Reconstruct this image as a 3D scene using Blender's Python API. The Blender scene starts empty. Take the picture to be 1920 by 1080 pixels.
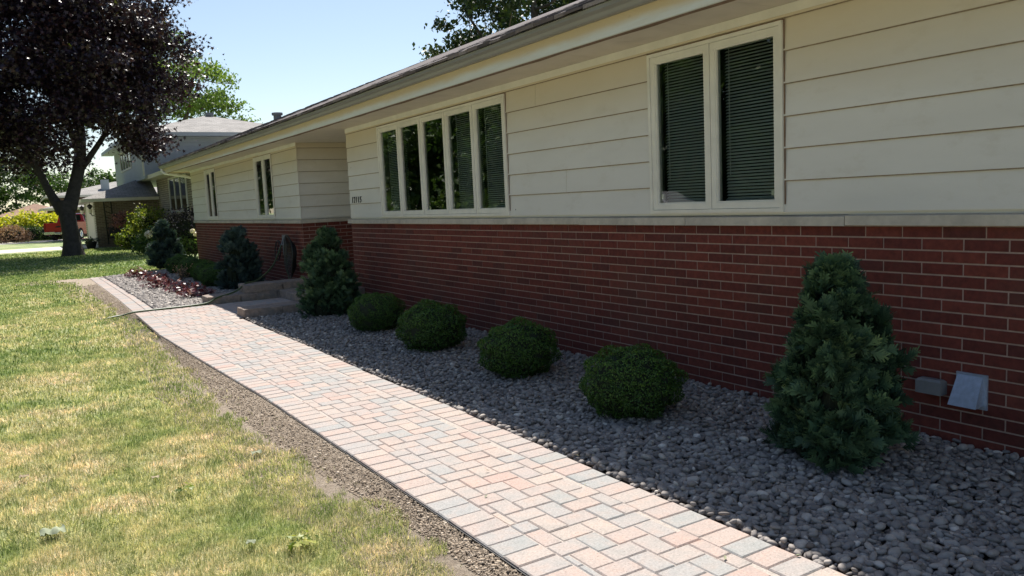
import bpy, bmesh, math, random
import numpy as np
from mathutils import Vector, Matrix
random.seed(7)
R = np.random.default_rng(11)
scene = bpy.context.scene
COL = scene.collection
PI = math.pi
H = 1.454          # camera height
D = 4.302          # plane of the brick front wall

# ------------------------------------------------------------------ materials
def mat(name):
    m = bpy.data.materials.new(name); m.use_nodes = True
    nt = m.node_tree
    b = nt.nodes['Principled BSDF']
    return m, nt, b
def nd(nt, typ, **kw):
    n = nt.nodes.new(typ)
    for k, v in kw.items():
        if k.startswith('i_'):
            key = k[2:]
            n.inputs[int(key) if key.isdigit() else key.replace('_', ' ')].default_value = v
        else: setattr(n, k, v)
    return n
def ramp(nt, stops, fac, interp='LINEAR'):
    r = nt.nodes.new('ShaderNodeValToRGB'); r.color_ramp.interpolation = interp
    e = r.color_ramp.elements
    while len(e) < len(stops): e.new(0.5)
    for el, (p, c) in zip(e, stops):
        el.position = p; el.color = (c[0], c[1], c[2], 1)
    if fac is not None: nt.links.new(fac, r.inputs['Fac'])
    return r.outputs['Color']
def coords(nt, scale=(1, 1, 1)):
    tc = nt.nodes.new('ShaderNodeTexCoord'); mp = nt.nodes.new('ShaderNodeMapping')
    mp.inputs['Scale'].default_value = scale
    nt.links.new(tc.outputs['Object'], mp.inputs['Vector'])
    return mp.outputs['Vector']
def noise(nt, scale, detail=4, rough=.6, vec=None, dist=0):
    n = nd(nt, 'ShaderNodeTexNoise'); n.inputs['Scale'].default_value = scale
    n.inputs['Detail'].default_value = detail; n.inputs['Roughness'].default_value = rough
    n.inputs['Distortion'].default_value = dist
    nt.links.new(vec if vec is not None else coords(nt), n.inputs['Vector'])
    return n.outputs['Fac']
def bump(nt, b, h, strength=.3, dist=.01):
    n = nt.nodes.new('ShaderNodeBump'); n.inputs['Strength'].default_value = strength
    n.inputs['Distance'].default_value = dist
    nt.links.new(h, n.inputs['Height']); nt.links.new(n.outputs['Normal'], b.inputs['Normal'])
def mixc(nt, a, b2, fac, mode='MIX'):
    m = nt.nodes.new('ShaderNodeMix'); m.data_type = 'RGBA'; m.blend_type = mode
    for s, v in ((m.inputs[6], a), (m.inputs[7], b2), (m.inputs[0], fac)):
        if isinstance(v, (int, float)): s.default_value = v
        elif isinstance(v, tuple): s.default_value = (v[0], v[1], v[2], 1)
        else: nt.links.new(v, s)
    return m.outputs[2]
def noisy(name, c, var=.15, scale=8, rough=.6, bs=.2, bscale=60, bdist=.004, metallic=0, spec=.5, c2=None, s2=2):
    m, nt, b = mat(name)
    lo = tuple(x*(1-var) for x in c); hi = tuple(min(1, x*(1+var)) for x in c)
    col = ramp(nt, [(.3, lo), (.7, hi)], noise(nt, scale, 6))
    if c2:
        f = ramp(nt, [(.48, (0, 0, 0)), (.66, (1, 1, 1))], noise(nt, s2, 5, .7))
        col = mixc(nt, col, c2, f)
    nt.links.new(col, b.inputs['Base Color'])
    b.inputs['Roughness'].default_value = rough; b.inputs['Metallic'].default_value = metallic
    b.inputs['Specular IOR Level'].default_value = spec
    if bs: bump(nt, b, noise(nt, bscale, 5), bs, bdist)
    return m
def attr_mat(name, stops, rough=.8, bs=.3, bscale=80, bdist=.004, noise_amt=.25, nscale=25, spec=.4, interp='LINEAR', translucent=0, stain=None):
    m, nt, b = mat(name)
    a = nd(nt, 'ShaderNodeAttribute', attribute_name='rnd')
    col = ramp(nt, stops, a.outputs['Fac'], interp)
    if noise_amt:
        g = ramp(nt, [(.25, (1-noise_amt,)*3), (.75, (1+noise_amt,)*3)], noise(nt, nscale, 5, .65))
        col = mixc(nt, col, g, 1.0, 'MULTIPLY')
    if stain:
        f = ramp(nt, [(.5, (0, 0, 0)), (.75, (.6, .6, .6))], noise(nt, stain[1], 6, .7))
        col = mixc(nt, col, stain[0], f)
    if name == 'clay_toned_paver':
        dr_ = ramp(nt, [(.32, (.88, .92, .93)), (.5, (1, 1, 1)), (.68, (1.06, .98, .94))], noise(nt, 11, 4, .6))
        col = mixc(nt, col, dr_, 1.0, 'MULTIPLY')
        sp = ramp(nt, [(.30, (.55, .52, .5)), (.36, (1, 1, 1))], noise(nt, 150, 2, .5)); col = mixc(nt, col, sp, 1.0, 'MULTIPLY')
    nt.links.new(col, b.inputs['Base Color'])
    b.inputs['Roughness'].default_value = rough
    b.inputs['Specular IOR Level'].default_value = spec
    if bs: bump(nt, b, noise(nt, bscale, 4), bs, bdist)
    if translucent:
        t = nt.nodes.new('ShaderNodeBsdfTranslucent'); mx = nt.nodes.new('ShaderNodeMixShader')
        c3 = mixc(nt, col, (1.4, 1.5, .8), 1.0, 'MULTIPLY')
        nt.links.new(c3, t.inputs['Color'])
        mx.inputs[0].default_value = translucent
        nt.links.new(b.outputs[0], mx.inputs[1]); nt.links.new(t.outputs[0], mx.inputs[2])
        nt.links.new(mx.outputs[0], nt.nodes['Material Output'].inputs['Surface'])
    return m

def brick_tex(name, c1, c2, mortar, bw, bh, msize=.01, plane='YZ', rough=.9):
    m, nt, b = mat(name)
    tc = nt.nodes.new('ShaderNodeTexCoord'); sx = nt.nodes.new('ShaderNodeSeparateXYZ'); cx = nt.nodes.new('ShaderNodeCombineXYZ')
    nt.links.new(tc.outputs['Object'], sx.inputs[0])
    ad = nt.nodes.new('ShaderNodeMath'); ad.operation = 'ADD'
    nt.links.new(sx.outputs['X'], ad.inputs[0]); nt.links.new(sx.outputs['Y'], ad.inputs[1])
    nt.links.new(ad.outputs[0], cx.inputs['X']); nt.links.new(sx.outputs['Z'], cx.inputs['Y'])
    br = nd(nt, 'ShaderNodeTexBrick', i_Scale=1.0)
    br.inputs['Color1'].default_value = (*c1, 1); br.inputs['Color2'].default_value = (*c2, 1); br.inputs['Mortar'].default_value = (*mortar, 1)
    br.inputs['Mortar Size'].default_value = msize; br.inputs['Brick Width'].default_value = bw; br.inputs['Row Height'].default_value = bh
    br.inputs['Bias'].default_value = -.1
    nt.links.new(cx.outputs[0], br.inputs['Vector'])
    g = ramp(nt, [(.2, (.75,)*3), (.8, (1.2,)*3)], noise(nt, 5, 6))
    nt.links.new(mixc(nt, br.outputs['Color'], g, 1.0, 'MULTIPLY'), b.inputs['Base Color'])
    b.inputs['Roughness'].default_value = rough
    bn = nt.nodes.new('ShaderNodeBump'); bn.invert = True; bn.inputs['Strength'].default_value = .6; bn.inputs['Distance'].default_value = .012
    nt.links.new(br.outputs['Fac'], bn.inputs['Height']); nt.links.new(bn.outputs[0], b.inputs['Normal'])
    return m
def shingle_mat(name, c1, c2, dark, w=.3, h=.14):
    m, nt, b = mat(name)
    tc = nt.nodes.new('ShaderNodeTexCoord'); sx = nt.nodes.new('ShaderNodeSeparateXYZ'); cx = nt.nodes.new('ShaderNodeCombineXYZ')
    nt.links.new(tc.outputs['Object'], sx.inputs[0])
    ge = nt.nodes.new('ShaderNodeNewGeometry'); sn = nt.nodes.new('ShaderNodeSeparateXYZ')
    nt.links.new(ge.outputs['True Normal'], sn.inputs[0])
    ab = nd(nt, 'ShaderNodeMath', operation='ABSOLUTE'); nt.links.new(sn.outputs['X'], ab.inputs[0])
    ab2 = nd(nt, 'ShaderNodeMath', operation='ABSOLUTE'); nt.links.new(sn.outputs['Y'], ab2.inputs[0])
    gt = nd(nt, 'ShaderNodeMath', operation='GREATER_THAN'); nt.links.new(ab.outputs[0], gt.inputs[0]); nt.links.new(ab2.outputs[0], gt.inputs[1])
    mx = nt.nodes.new('ShaderNodeMix'); mx.data_type = 'FLOAT'
    nt.links.new(gt.outputs[0], mx.inputs[0]); nt.links.new(sx.outputs['X'], mx.inputs[2]); nt.links.new(sx.outputs['Y'], mx.inputs[3])
    nt.links.new(mx.outputs[0], cx.inputs['X'])
    mz = nd(nt, 'ShaderNodeMath', operation='MULTIPLY'); mz.inputs[1].default_value = 2.7
    nt.links.new(sx.outputs['Z'], mz.inputs[0]); nt.links.new(mz.outputs[0], cx.inputs['Y'])
    br = nd(nt, 'ShaderNodeTexBrick', i_Scale=1.0)
    br.inputs['Color1'].default_value = (*c1, 1); br.inputs['Color2'].default_value = (*c2, 1); br.inputs['Mortar'].default_value = (*dark, 1)
    br.inputs['Mortar Size'].default_value = .008; br.inputs['Brick Width'].default_value = w; br.inputs['Row Height'].default_value = h
    nt.links.new(cx.outputs[0], br.inputs['Vector'])
    g = ramp(nt, [(.25, (.6,)*3), (.75, (1.35,)*3)], noise(nt, 60, 5, .8))
    g2 = ramp(nt, [(.3, (.85,)*3), (.7, (1.12,)*3)], noise(nt, 1.2, 4))
    c = mixc(nt, mixc(nt, br.outputs['Color'], g, 1.0, 'MULTIPLY'), g2, 1.0, 'MULTIPLY')
    nt.links.new(c, b.inputs['Base Color']); b.inputs['Roughness'].default_value = .95
    bump(nt, b, noise(nt, 200, 3, .8), .6, .006)
    return m

M = {}
M['brick'] = attr_mat('red_brick', [(0, (.085, .022, .018)), (.5, (.135, .029, .022)), (.85, (.170, .040, .028)), (1, (.10, .026, .022))], rough=.85, bs=.5, bscale=220, bdist=.002, noise_amt=.38, nscale=24, stain=((.12, .055, .042), 1.1))
M['mortar'] = noisy('mortar', (.40, .30, .26), .15, 30, .95, .4, 250, .002)
M['sill'] = noisy('limestone_sill', (.50, .46, .40), .12, 14, .85, .3, 120, .002, c2=(.38, .35, .31), s2=3)
def siding_material():
    m, nt, b = mat('aluminium_siding')
    v = coords(nt, (1, .35, 1.6))
    col = ramp(nt, [(.3, (.635, .625, .605)), (.7, (.705, .695, .675))], noise(nt, 2.2, 5, .6, v))
    f = ramp(nt, [(.55, (0, 0, 0)), (.8, (.35, .35, .35))], noise(nt, 5, 6, .75, coords(nt, (1, .5, 1))))
    col = mixc(nt, col, (.42, .37, .28), f)
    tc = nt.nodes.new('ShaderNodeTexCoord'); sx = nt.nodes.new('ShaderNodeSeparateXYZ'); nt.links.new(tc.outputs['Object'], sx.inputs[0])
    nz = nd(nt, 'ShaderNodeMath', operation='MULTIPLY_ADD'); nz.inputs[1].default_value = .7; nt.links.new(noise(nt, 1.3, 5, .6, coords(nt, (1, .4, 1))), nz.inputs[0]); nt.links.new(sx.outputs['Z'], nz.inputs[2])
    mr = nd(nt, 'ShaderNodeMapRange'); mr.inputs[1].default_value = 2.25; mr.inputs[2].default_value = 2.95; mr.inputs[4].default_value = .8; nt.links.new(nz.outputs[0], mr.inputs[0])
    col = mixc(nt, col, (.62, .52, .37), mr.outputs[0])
    vo = nd(nt, 'ShaderNodeTexVoronoi'); vo.inputs['Scale'].default_value = 2.6; nt.links.new(coords(nt), vo.inputs['Vector'])
    sp = ramp(nt, [(.016, (1, 1, 1)), (.026, (0, 0, 0))], vo.outputs['Distance'])
    col = mixc(nt, col, (.16, .14, .12), sp)
    nt.links.new(col, b.inputs['Base Color']); b.inputs['Roughness'].default_value = .55
    bump(nt, b, noise(nt, 90, 4), .12, .002)
    return m
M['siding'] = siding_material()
M['trim'] = noisy('white_trim', (.72, .705, .66), .07, 6, .5, .1, 60, .001)
def fascia_material():
    m, nt, b = mat('weathered_fascia')
    v = coords(nt, (1, .5, 6))
    col = ramp(nt, [(.35, (.62, .62, .58)), (.6, (.67, .70, .69))], noise(nt, 2.4, 7, .72, v))
    tc = nt.nodes.new('ShaderNodeTexCoord'); sx = nt.nodes.new('ShaderNodeSeparateXYZ'); nt.links.new(tc.outputs['Object'], sx.inputs[0])
    nz = nd(nt, 'ShaderNodeMath', operation='MULTIPLY_ADD'); nz.inputs[1].default_value = .10; nt.links.new(noise(nt, 1.7, 6, .7, coords(nt, (1, .5, 1))), nz.inputs[0]); nt.links.new(sx.outputs['Z'], nz.inputs[2])
    mr = nd(nt, 'ShaderNodeMapRange'); mr.inputs[1].default_value = 2.655; mr.inputs[2].default_value = 2.70; mr.inputs[4].default_value = .75; nt.links.new(nz.outputs[0], mr.inputs[0])
    col = mixc(nt, col, (.60, .46, .27), mr.outputs[0])
    f = ramp(nt, [(.6, (0, 0, 0)), (.72, (.5, .5, .5))], noise(nt, 14, 6, .8, coords(nt, (1, .4, 2))))
    col = mixc(nt, col, (.42, .32, .2), f)
    nt.links.new(col, b.inputs['Base Color']); b.inputs['Roughness'].default_value = .6
    bump(nt, b, noise(nt, 40, 4), .2, .002)
    return m
M['fascia'] = fascia_material()
M['gutter'] = noisy('grey_gutter', (.235, .235, .235), .08, 3, .45, .1, 30, .002, c2=(.20, .20, .20), s2=1.5)
M['soffit'] = noisy('soffit_panel', (.62, .56, .50), .08, 4, .6, .1, 60, .001)
M['darkgap'] = noisy('brown_subfascia', (.20, .13, .09), .3, 12, .9, .3)
M['shingle'] = shingle_mat('asphalt_shingle', (.17, .14, .135), (.10, .082, .08), (.03, .025, .025), .18, .13)
M['shingle_edge'] = attr_mat('shingle_tab', [(0, (.06, .05, .05)), (.35, (.13, .105, .10)), (.7, (.20, .165, .155)), (1, (.28, .24, .23))], rough=.95, bs=.8, bscale=260, bdist=.006, noise_amt=.5, nscale=170)
M['shingle_grey'] = shingle_mat('grey_asphalt_shingle', (.34, .32, .30), (.26, .245, .23), (.13, .12, .115), .35, .2)
M['shingle_brown'] = shingle_mat('brown_asphalt_shingle', (.36, .22, .15), (.29, .18, .12), (.12, .08, .06), .35, .2)
M['shade_grime'] = noisy('lap_shade_grime', (.27, .21, .15), .3, 30, .95, .2)
M['jointc'] = noisy('siding_joint', (.42, .38, .31), .2, 30, .95, .2)
M['black'] = noisy('black_metal', (.018, .018, .02), .2, 20, .45, .1)
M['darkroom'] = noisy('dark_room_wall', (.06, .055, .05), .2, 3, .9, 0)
M['blind'] = noisy('blind_slat', (.78, .80, .77), .06, 3, .5, 0)
M['galv'] = noisy('galvanised_metal', (.40, .47, .60), .14, 40, .38, .1, 60, .001, metallic=.35)
M['greybox'] = noisy('grey_painted_box', (.20, .21, .22), .1, 20, .6, .1)
M['block'] = noisy('tumbled_wall_block', (.31, .245, .205), .3, 18, .95, .9, 90, .012, c2=(.22, .20, .19), s2=6)
M['tread'] = noisy('concrete_tread', (.34, .31, .29), .15, 20, .9, .4, 150, .004)
M['concrete'] = noisy('concrete', (.58, .54, .47), .08, 1.5, .9, .3, 60, .003)
M['asphalt'] = noisy('asphalt', (.07, .07, .072), .2, 20, .95, .4, 150, .004)
M['hose_g'] = noisy('green_hose', (.05, .09, .03), .2, 20, .45, .1)
M['hose_k'] = noisy('black_hose', (.02, .024, .022), .2, 20, .4, .1)
M['orange'] = noisy('orange_hose', (.6, .15, .06), .1, 20, .5, 0)
M['terracotta'] = noisy('terracotta', (.42, .2, .12), .15, 20, .8, .2)
M['cream'] = noisy('cream_paint', (.74, .71, .62), .06, 5, .5, .05)
M['door_w'] = noisy('white_garage_door', (.78, .77, .71), .05, 5, .5, .05)
M['blue_siding'] = noisy('pale_blue_siding', (.40, .44, .50), .06, 2, .6, .05)
M['stone_band'] = brick_tex('pale_ledge_stone', (.46, .40, .32), (.34, .29, .23), (.13, .11, .09), .55, .105, .014)
M['tan_brick'] = brick_tex('tan_brick', (.26, .195, .135), (.17, .12, .085), (.33, .29, .24), .24, .085, .010)
M['brown_brick'] = brick_tex('brown_brick', (.16, .10, .075), (.11, .07, .05), (.22, .18, .15), .24, .085, .010)
M['white_brick'] = brick_tex('white_quoin', (.66, .63, .56), (.52, .48, .42), (.2, .18, .15), .30, .12, .014)
M['pink_pot'] = M['terracotta']
M['red_paint'] = noisy('red_car_paint', (.55, .018, .018), .03, 2, .25, 0, spec=.6)
M['silver_paint'] = noisy('silver_car_paint', (.62, .63, .65), .03, 2, .25, 0, metallic=.3, spec=.6)
M['chrome'] = noisy('chrome', (.75, .76, .78), .03, 10, .2, 0, metallic=.9)
M['rubber'] = noisy('tyre_rubber', (.02, .02, .02), .2, 20, .85, .1)
M['carglass'] = noisy('dark_car_glass', (.015, .018, .02), .1, 3, .08, 0)
M['redlens'] = noisy('red_lens', (.35, .01, .01), .1, 10, .3, 0)
M['bark'] = noisy('maple_bark', (.058, .050, .047), .35, 8, .95, .9, 22, .05)
M['bark2'] = noisy('grey_bark', (.12, .10, .08), .3, 8, .95, .8, 22, .05)

def glass(name, refl=1.0):
    m = bpy.data.materials.new(name); m.use_nodes = True; nt = m.node_tree; nt.nodes.clear()
    o = nt.nodes.new('ShaderNodeOutputMaterial'); t = nt.nodes.new('ShaderNodeBsdfTransparent'); g = nt.nodes.new('ShaderNodeBsdfGlossy')
    g.inputs['Roughness'].default_value = .003
    t.inputs['Color'].default_value = (.80, .87, .84, 1)
    f = nt.nodes.new('ShaderNodeFresnel'); f.inputs['IOR'].default_value = 1.5
    k = nt.nodes.new('ShaderNodeMath'); k.operation = 'MULTIPLY'; k.use_clamp = True; k.inputs[1].default_value = 2.5*refl
    ns = nd(nt, 'ShaderNodeTexNoise', i_Scale=.9); nt.links.new(coords(nt), ns.inputs['Vector'])
    b = nt.nodes.new('ShaderNodeBump'); b.inputs['Strength'].default_value = .06; b.inputs['Distance'].default_value = .03
    nt.links.new(ns.outputs['Fac'], b.inputs['Height']); nt.links.new(b.outputs[0], g.inputs['Normal'])
    mx = nt.nodes.new('ShaderNodeMixShader')
    nt.links.new(f.outputs[0], k.inputs[0]); nt.links.new(k.outputs[0], mx.inputs[0])
    nt.links.new(t.outputs[0], mx.inputs[1]); nt.links.new(g.outputs[0], mx.inputs[2]); nt.links.new(mx.outputs[0], o.inputs[0])
    return m
M['glass'] = glass('window_glass')

# ground materials
def lawn_layers(nt):
    v = coords(nt)
    big = noise(nt, .55, 5, .65, v, .4); mid = noise(nt, 2.6, 5, .7, v, .6)
    a = nd(nt, 'ShaderNodeMath', operation='ADD'); nt.links.new(big, a.inputs[0]); nt.links.new(mid, a.inputs[1])
    tc = nt.nodes.new('ShaderNodeTexCoord'); sx = nt.nodes.new('ShaderNodeSeparateXYZ'); nt.links.new(tc.outputs['Object'], sx.inputs[0])
    mr = nd(nt, 'ShaderNodeMapRange'); mr.inputs[1].default_value = 2; mr.inputs[2].default_value = 24
    mr.inputs[3].default_value = .10; mr.inputs[4].default_value = -.16
    nt.links.new(sx.outputs['Y'], mr.inputs[0])
    a2 = nd(nt, 'ShaderNodeMath', operation='ADD'); nt.links.new(a.outputs[0], a2.inputs[0]); nt.links.new(mr.outputs[0], a2.inputs[1])
    return a2.outputs[0]
def lawn_mat(name, blades):
    m, nt, b = mat(name)
    f = lawn_layers(nt)
    k = nd(nt, 'ShaderNodeMath', operation='MULTIPLY'); k.inputs[1].default_value = .5; nt.links.new(f, k.inputs[0])
    col = ramp(nt, [(.38, (.20, .28, .085)), (.46, (.32, .37, .14)), (.53, (.47, .465, .22)), (.61, (.62, .54, .34))], k.outputs[0])
    if blades:
        a = nd(nt, 'ShaderNodeAttribute', attribute_name='rnd')
        g = ramp(nt, [(0, (.38, .46, .34)), (.45, (.85, .92, .8)), (.8, (1.4, 1.32, 1.2)), (1, (2.3, 2.0, 2.2))], a.outputs['Fac'])
        col = mixc(nt, col, g, 1.0, 'MULTIPLY')
        t = nt.nodes.new('ShaderNodeBsdfTranslucent'); mx = nt.nodes.new('ShaderNodeMixShader')
        nt.links.new(col, t.inputs['Color']); mx.inputs[0].default_value = .35
        nt.links.new(b.outputs[0], mx.inputs[1]); nt.links.new(t.outputs[0], mx.inputs[2])
        nt.links.new(mx.outputs[0], nt.nodes['Material Output'].inputs['Surface'])
        b.inputs['Specular IOR Level'].default_value = .25
    else:
        g = ramp(nt, [(.3, (.62,)*3), (.7, (1.15,)*3)], noise(nt, 45, 5, .8, coords(nt, (1, .5, 1))))
        col = mixc(nt, col, g, 1.0, 'MULTIPLY')
        bump(nt, b, noise(nt, 70, 4, .8), .8, .03)
    nt.links.new(col, b.inputs['Base Color']); b.inputs['Roughness'].default_value = .8
    return m
M['lawn'] = lawn_mat('lawn_ground', False)
M['blade'] = lawn_mat('grass_blades', True)
def soil_mat():
    m, nt, b = mat('soil')
    n = noise(nt, 26, 8, .8)
    col = ramp(nt, [(.3, (.24, .19, .14)), (.5, (.39, .315, .24)), (.7, (.53, .45, .36))], n)
    nt.links.new(col, b.inputs['Base Color']); b.inputs['Roughness'].default_value = 1
    bump(nt, b, noise(nt, 38, 8, .8), 1.0, .03)
    return m
M['soil'] = soil_mat()
M['clod'] = attr_mat('soil_clods', [(0, (.20, .155, .115)), (.5, (.40, .32, .24)), (1, (.60, .51, .41))], rough=1, bs=.5, noise_amt=.2)
M['sand'] = noisy('joint_sand', (.42, .37, .33), .3, 120, 1, .5, 200, .004)
M['bedbase_lit'] = noisy('lit_bed_base', (.36, .33, .30), .3, 60, 1, .5)  # paler bed base that paints in the far bed's sunlit brightness
M['bedbase'] = noisy('dark_bed_soil', (.05, .045, .04), .3, 40, 1, .5)
M['paver'] = attr_mat('clay_toned_paver', [(0, (.345, .335, .32)), (.12, (.35, .34, .33)), (.24, (.38, .345, .325)), (.38, (.415, .355, .32)), (.52, (.435, .345, .305)), (.66, (.39, .34, .315)), (.80, (.44, .37, .325)), (.93, (.39, .35, .33)), (.98, (.43, .325, .285)), (1, (.44, .325, .285))],
                      rough=.95, bs=.6, bscale=200, bdist=.003, noise_amt=.24, nscale=90)
M['pebble'] = attr_mat('river_pebble', [(0, (.15, .13, .12)), (.3, (.235, .21, .195)), (.6, (.325, .29, .265)), (.85, (.45, .40, .355)), (1, (.68, .62, .55))], rough=.75, bs=.25, bscale=90, bdist=.002, noise_amt=.18, nscale=60)
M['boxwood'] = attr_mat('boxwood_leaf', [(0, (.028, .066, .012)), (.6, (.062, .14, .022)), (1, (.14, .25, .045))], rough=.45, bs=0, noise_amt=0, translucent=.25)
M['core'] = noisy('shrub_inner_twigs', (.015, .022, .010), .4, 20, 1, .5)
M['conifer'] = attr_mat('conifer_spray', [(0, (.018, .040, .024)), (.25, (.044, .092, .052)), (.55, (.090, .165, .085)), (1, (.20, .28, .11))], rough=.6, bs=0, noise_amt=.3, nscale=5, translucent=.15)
M['conifer_blue'] = attr_mat('blue_conifer_spray', [(0, (.020, .040, .042)), (.35, (.045, .080, .076)), (1, (.10, .15, .13))], rough=.6, bs=0, noise_amt=.3, nscale=5, translucent=.15)
M['maple'] = attr_mat('purple_maple_leaf', [(0, (.012, .006, .012)), (.55, (.026, .011, .020)), (.85, (.060, .024, .030)), (.97, (.11, .05, .045)), (1, (.15, .17, .03))], rough=.38, bs=0, noise_amt=.2, nscale=.8, translucent=.12, spec=.45)
M['greenleaf'] = attr_mat('pale_green_leaf', [(0, (.07, .12, .025)), (.5, (.14, .21, .05)), (1, (.24, .31, .09))], rough=.5, bs=0, noise_amt=.25, nscale=.4, translucent=.35)
M['darkleaf'] = attr_mat('dark_green_leaf', [(0, (.018, .035, .012)), (.6, (.035, .062, .018)), (1, (.11, .15, .02))], rough=.5, bs=0, noise_amt=.25, nscale=.4, translucent=.12)
M['midleaf'] = attr_mat('mid_green_leaf', [(0, (.03, .065, .014)), (.6, (.07, .13, .03)), (1, (.14, .20, .05))], rough=.5, bs=0, noise_amt=.25, nscale=.5, translucent=.3)
M['yellowleaf'] = attr_mat('yellow_green_leaf', [(0, (.20, .26, .015)), (.5, (.58, .56, .035)), (1, (.80, .70, .07))], rough=.5, bs=0, noise_amt=.2, nscale=.8, translucent=.3)
M['limeleaf'] = attr_mat('lime_leaf', [(0, (.06, .10, .015)), (.5, (.20, .26, .035)), (1, (.42, .40, .08))], rough=.5, bs=0, noise_amt=.2, nscale=.8, translucent=.3)
M['tanleaf'] = attr_mat('tan_dry_foliage', [(0, (.30, .17, .10)), (.5, (.46, .29, .18)), (1, (.60, .42, .30))], rough=.8, bs=0, noise_amt=.2, nscale=1, translucent=.1)
M['redleaf'] = attr_mat('wine_red_leaf', [(0, (.06, .010, .016)), (.5, (.14, .025, .032)), (.9, (.24, .05, .05)), (1, (.42, .26, .24))], rough=.33, bs=0, noise_amt=.2, nscale=10, translucent=.15, spec=.7)
M['blackleaf'] = attr_mat('near_black_leaf', [(0, (.010, .010, .014)), (.7, (.018, .018, .022)), (1, (.03, .028, .034))], rough=.8, spec=.1, bs=0, noise_amt=.2, nscale=2, translucent=.1)
M['pinkleaf'] = attr_mat('dusky_pink_leaf', [(0, (.16, .06, .06)), (.6, (.30, .12, .11)), (1, (.42, .2, .18))], rough=.5, bs=0, noise_amt=.2, nscale=2, translucent=.3)
M['petal'] = attr_mat('white_petal', [(0, (.62, .52, .46)), (.5, (.80, .72, .66)), (1, (.86, .82, .78))], rough=.6, bs=0, noise_amt=0, translucent=.3)
M['dead'] = attr_mat('dry_leaf', [(0, (.26, .17, .10)), (.5, (.38, .34, .22)), (1, (.25, .28, .18))], rough=.8, bs=.3, noise_amt=.3)
M['plush'] = noisy('cream_cushion', (.55, .50, .36), .2, 12, 1, .4, 60, .01)

# ------------------------------------------------------------------ object helpers
def tag(o, label=None, cat=None, group=None, kind=None):
    if label: o['label'] = label
    if cat: o['category'] = cat
    if group: o['group'] = group
    if kind: o['kind'] = kind
    return o
def empty(name, loc, label, cat, group=None, rz=0):
    o = bpy.data.objects.new(name, None); COL.objects.link(o); o.location = loc; o.rotation_euler = (0, 0, rz)
    o.empty_display_size = .2
    return tag(o, label, cat, group)
def link(name, me, m=None, parent=None, smooth=False):
    if m is not None: me.materials.append(m)
    if smooth: me.polygons.foreach_set('use_smooth', [True]*len(me.polygons))
    o = bpy.data.objects.new(name, me); COL.objects.link(o)
    if parent is not None:
        o.parent = parent
        # geometry written in world space: undo the parents' placement
        if not name.startswith('@'):
            mw = Matrix.Identity(4); p = parent
            chain = []
            while p is not None: chain.append(p); p = p.parent
            for q in reversed(chain): mw = mw @ (Matrix.LocRotScale(q.location, q.rotation_euler, q.scale))
            me.transform(mw.inverted())
    return o
def set_attr(me, vals):
    a = me.attributes.new('rnd', 'FLOAT', 'POINT'); a.data.foreach_set('value', np.asarray(vals, dtype=np.float32))
def arr_mesh(name, V, F, rnd=None):
    """V (N,3), F (M,k)"""
    V = np.asarray(V, dtype=np.float32); F = np.asarray(F, dtype=np.int32)
    me = bpy.data.meshes.new(name)
    me.vertices.add(len(V)); me.vertices.foreach_set('co', V.ravel())
    k = F.shape[1]; me.loops.add(F.size); me.loops.foreach_set('vertex_index', F.ravel())
    me.polygons.add(len(F)); me.polygons.foreach_set('loop_start', np.arange(0, F.size, k, dtype=np.int32))
    me.polygons.foreach_set('loop_total', np.full(len(F), k, dtype=np.int32))
    me.update(calc_edges=True)
    if rnd is not None: set_attr(me, rnd)
    return me
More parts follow.
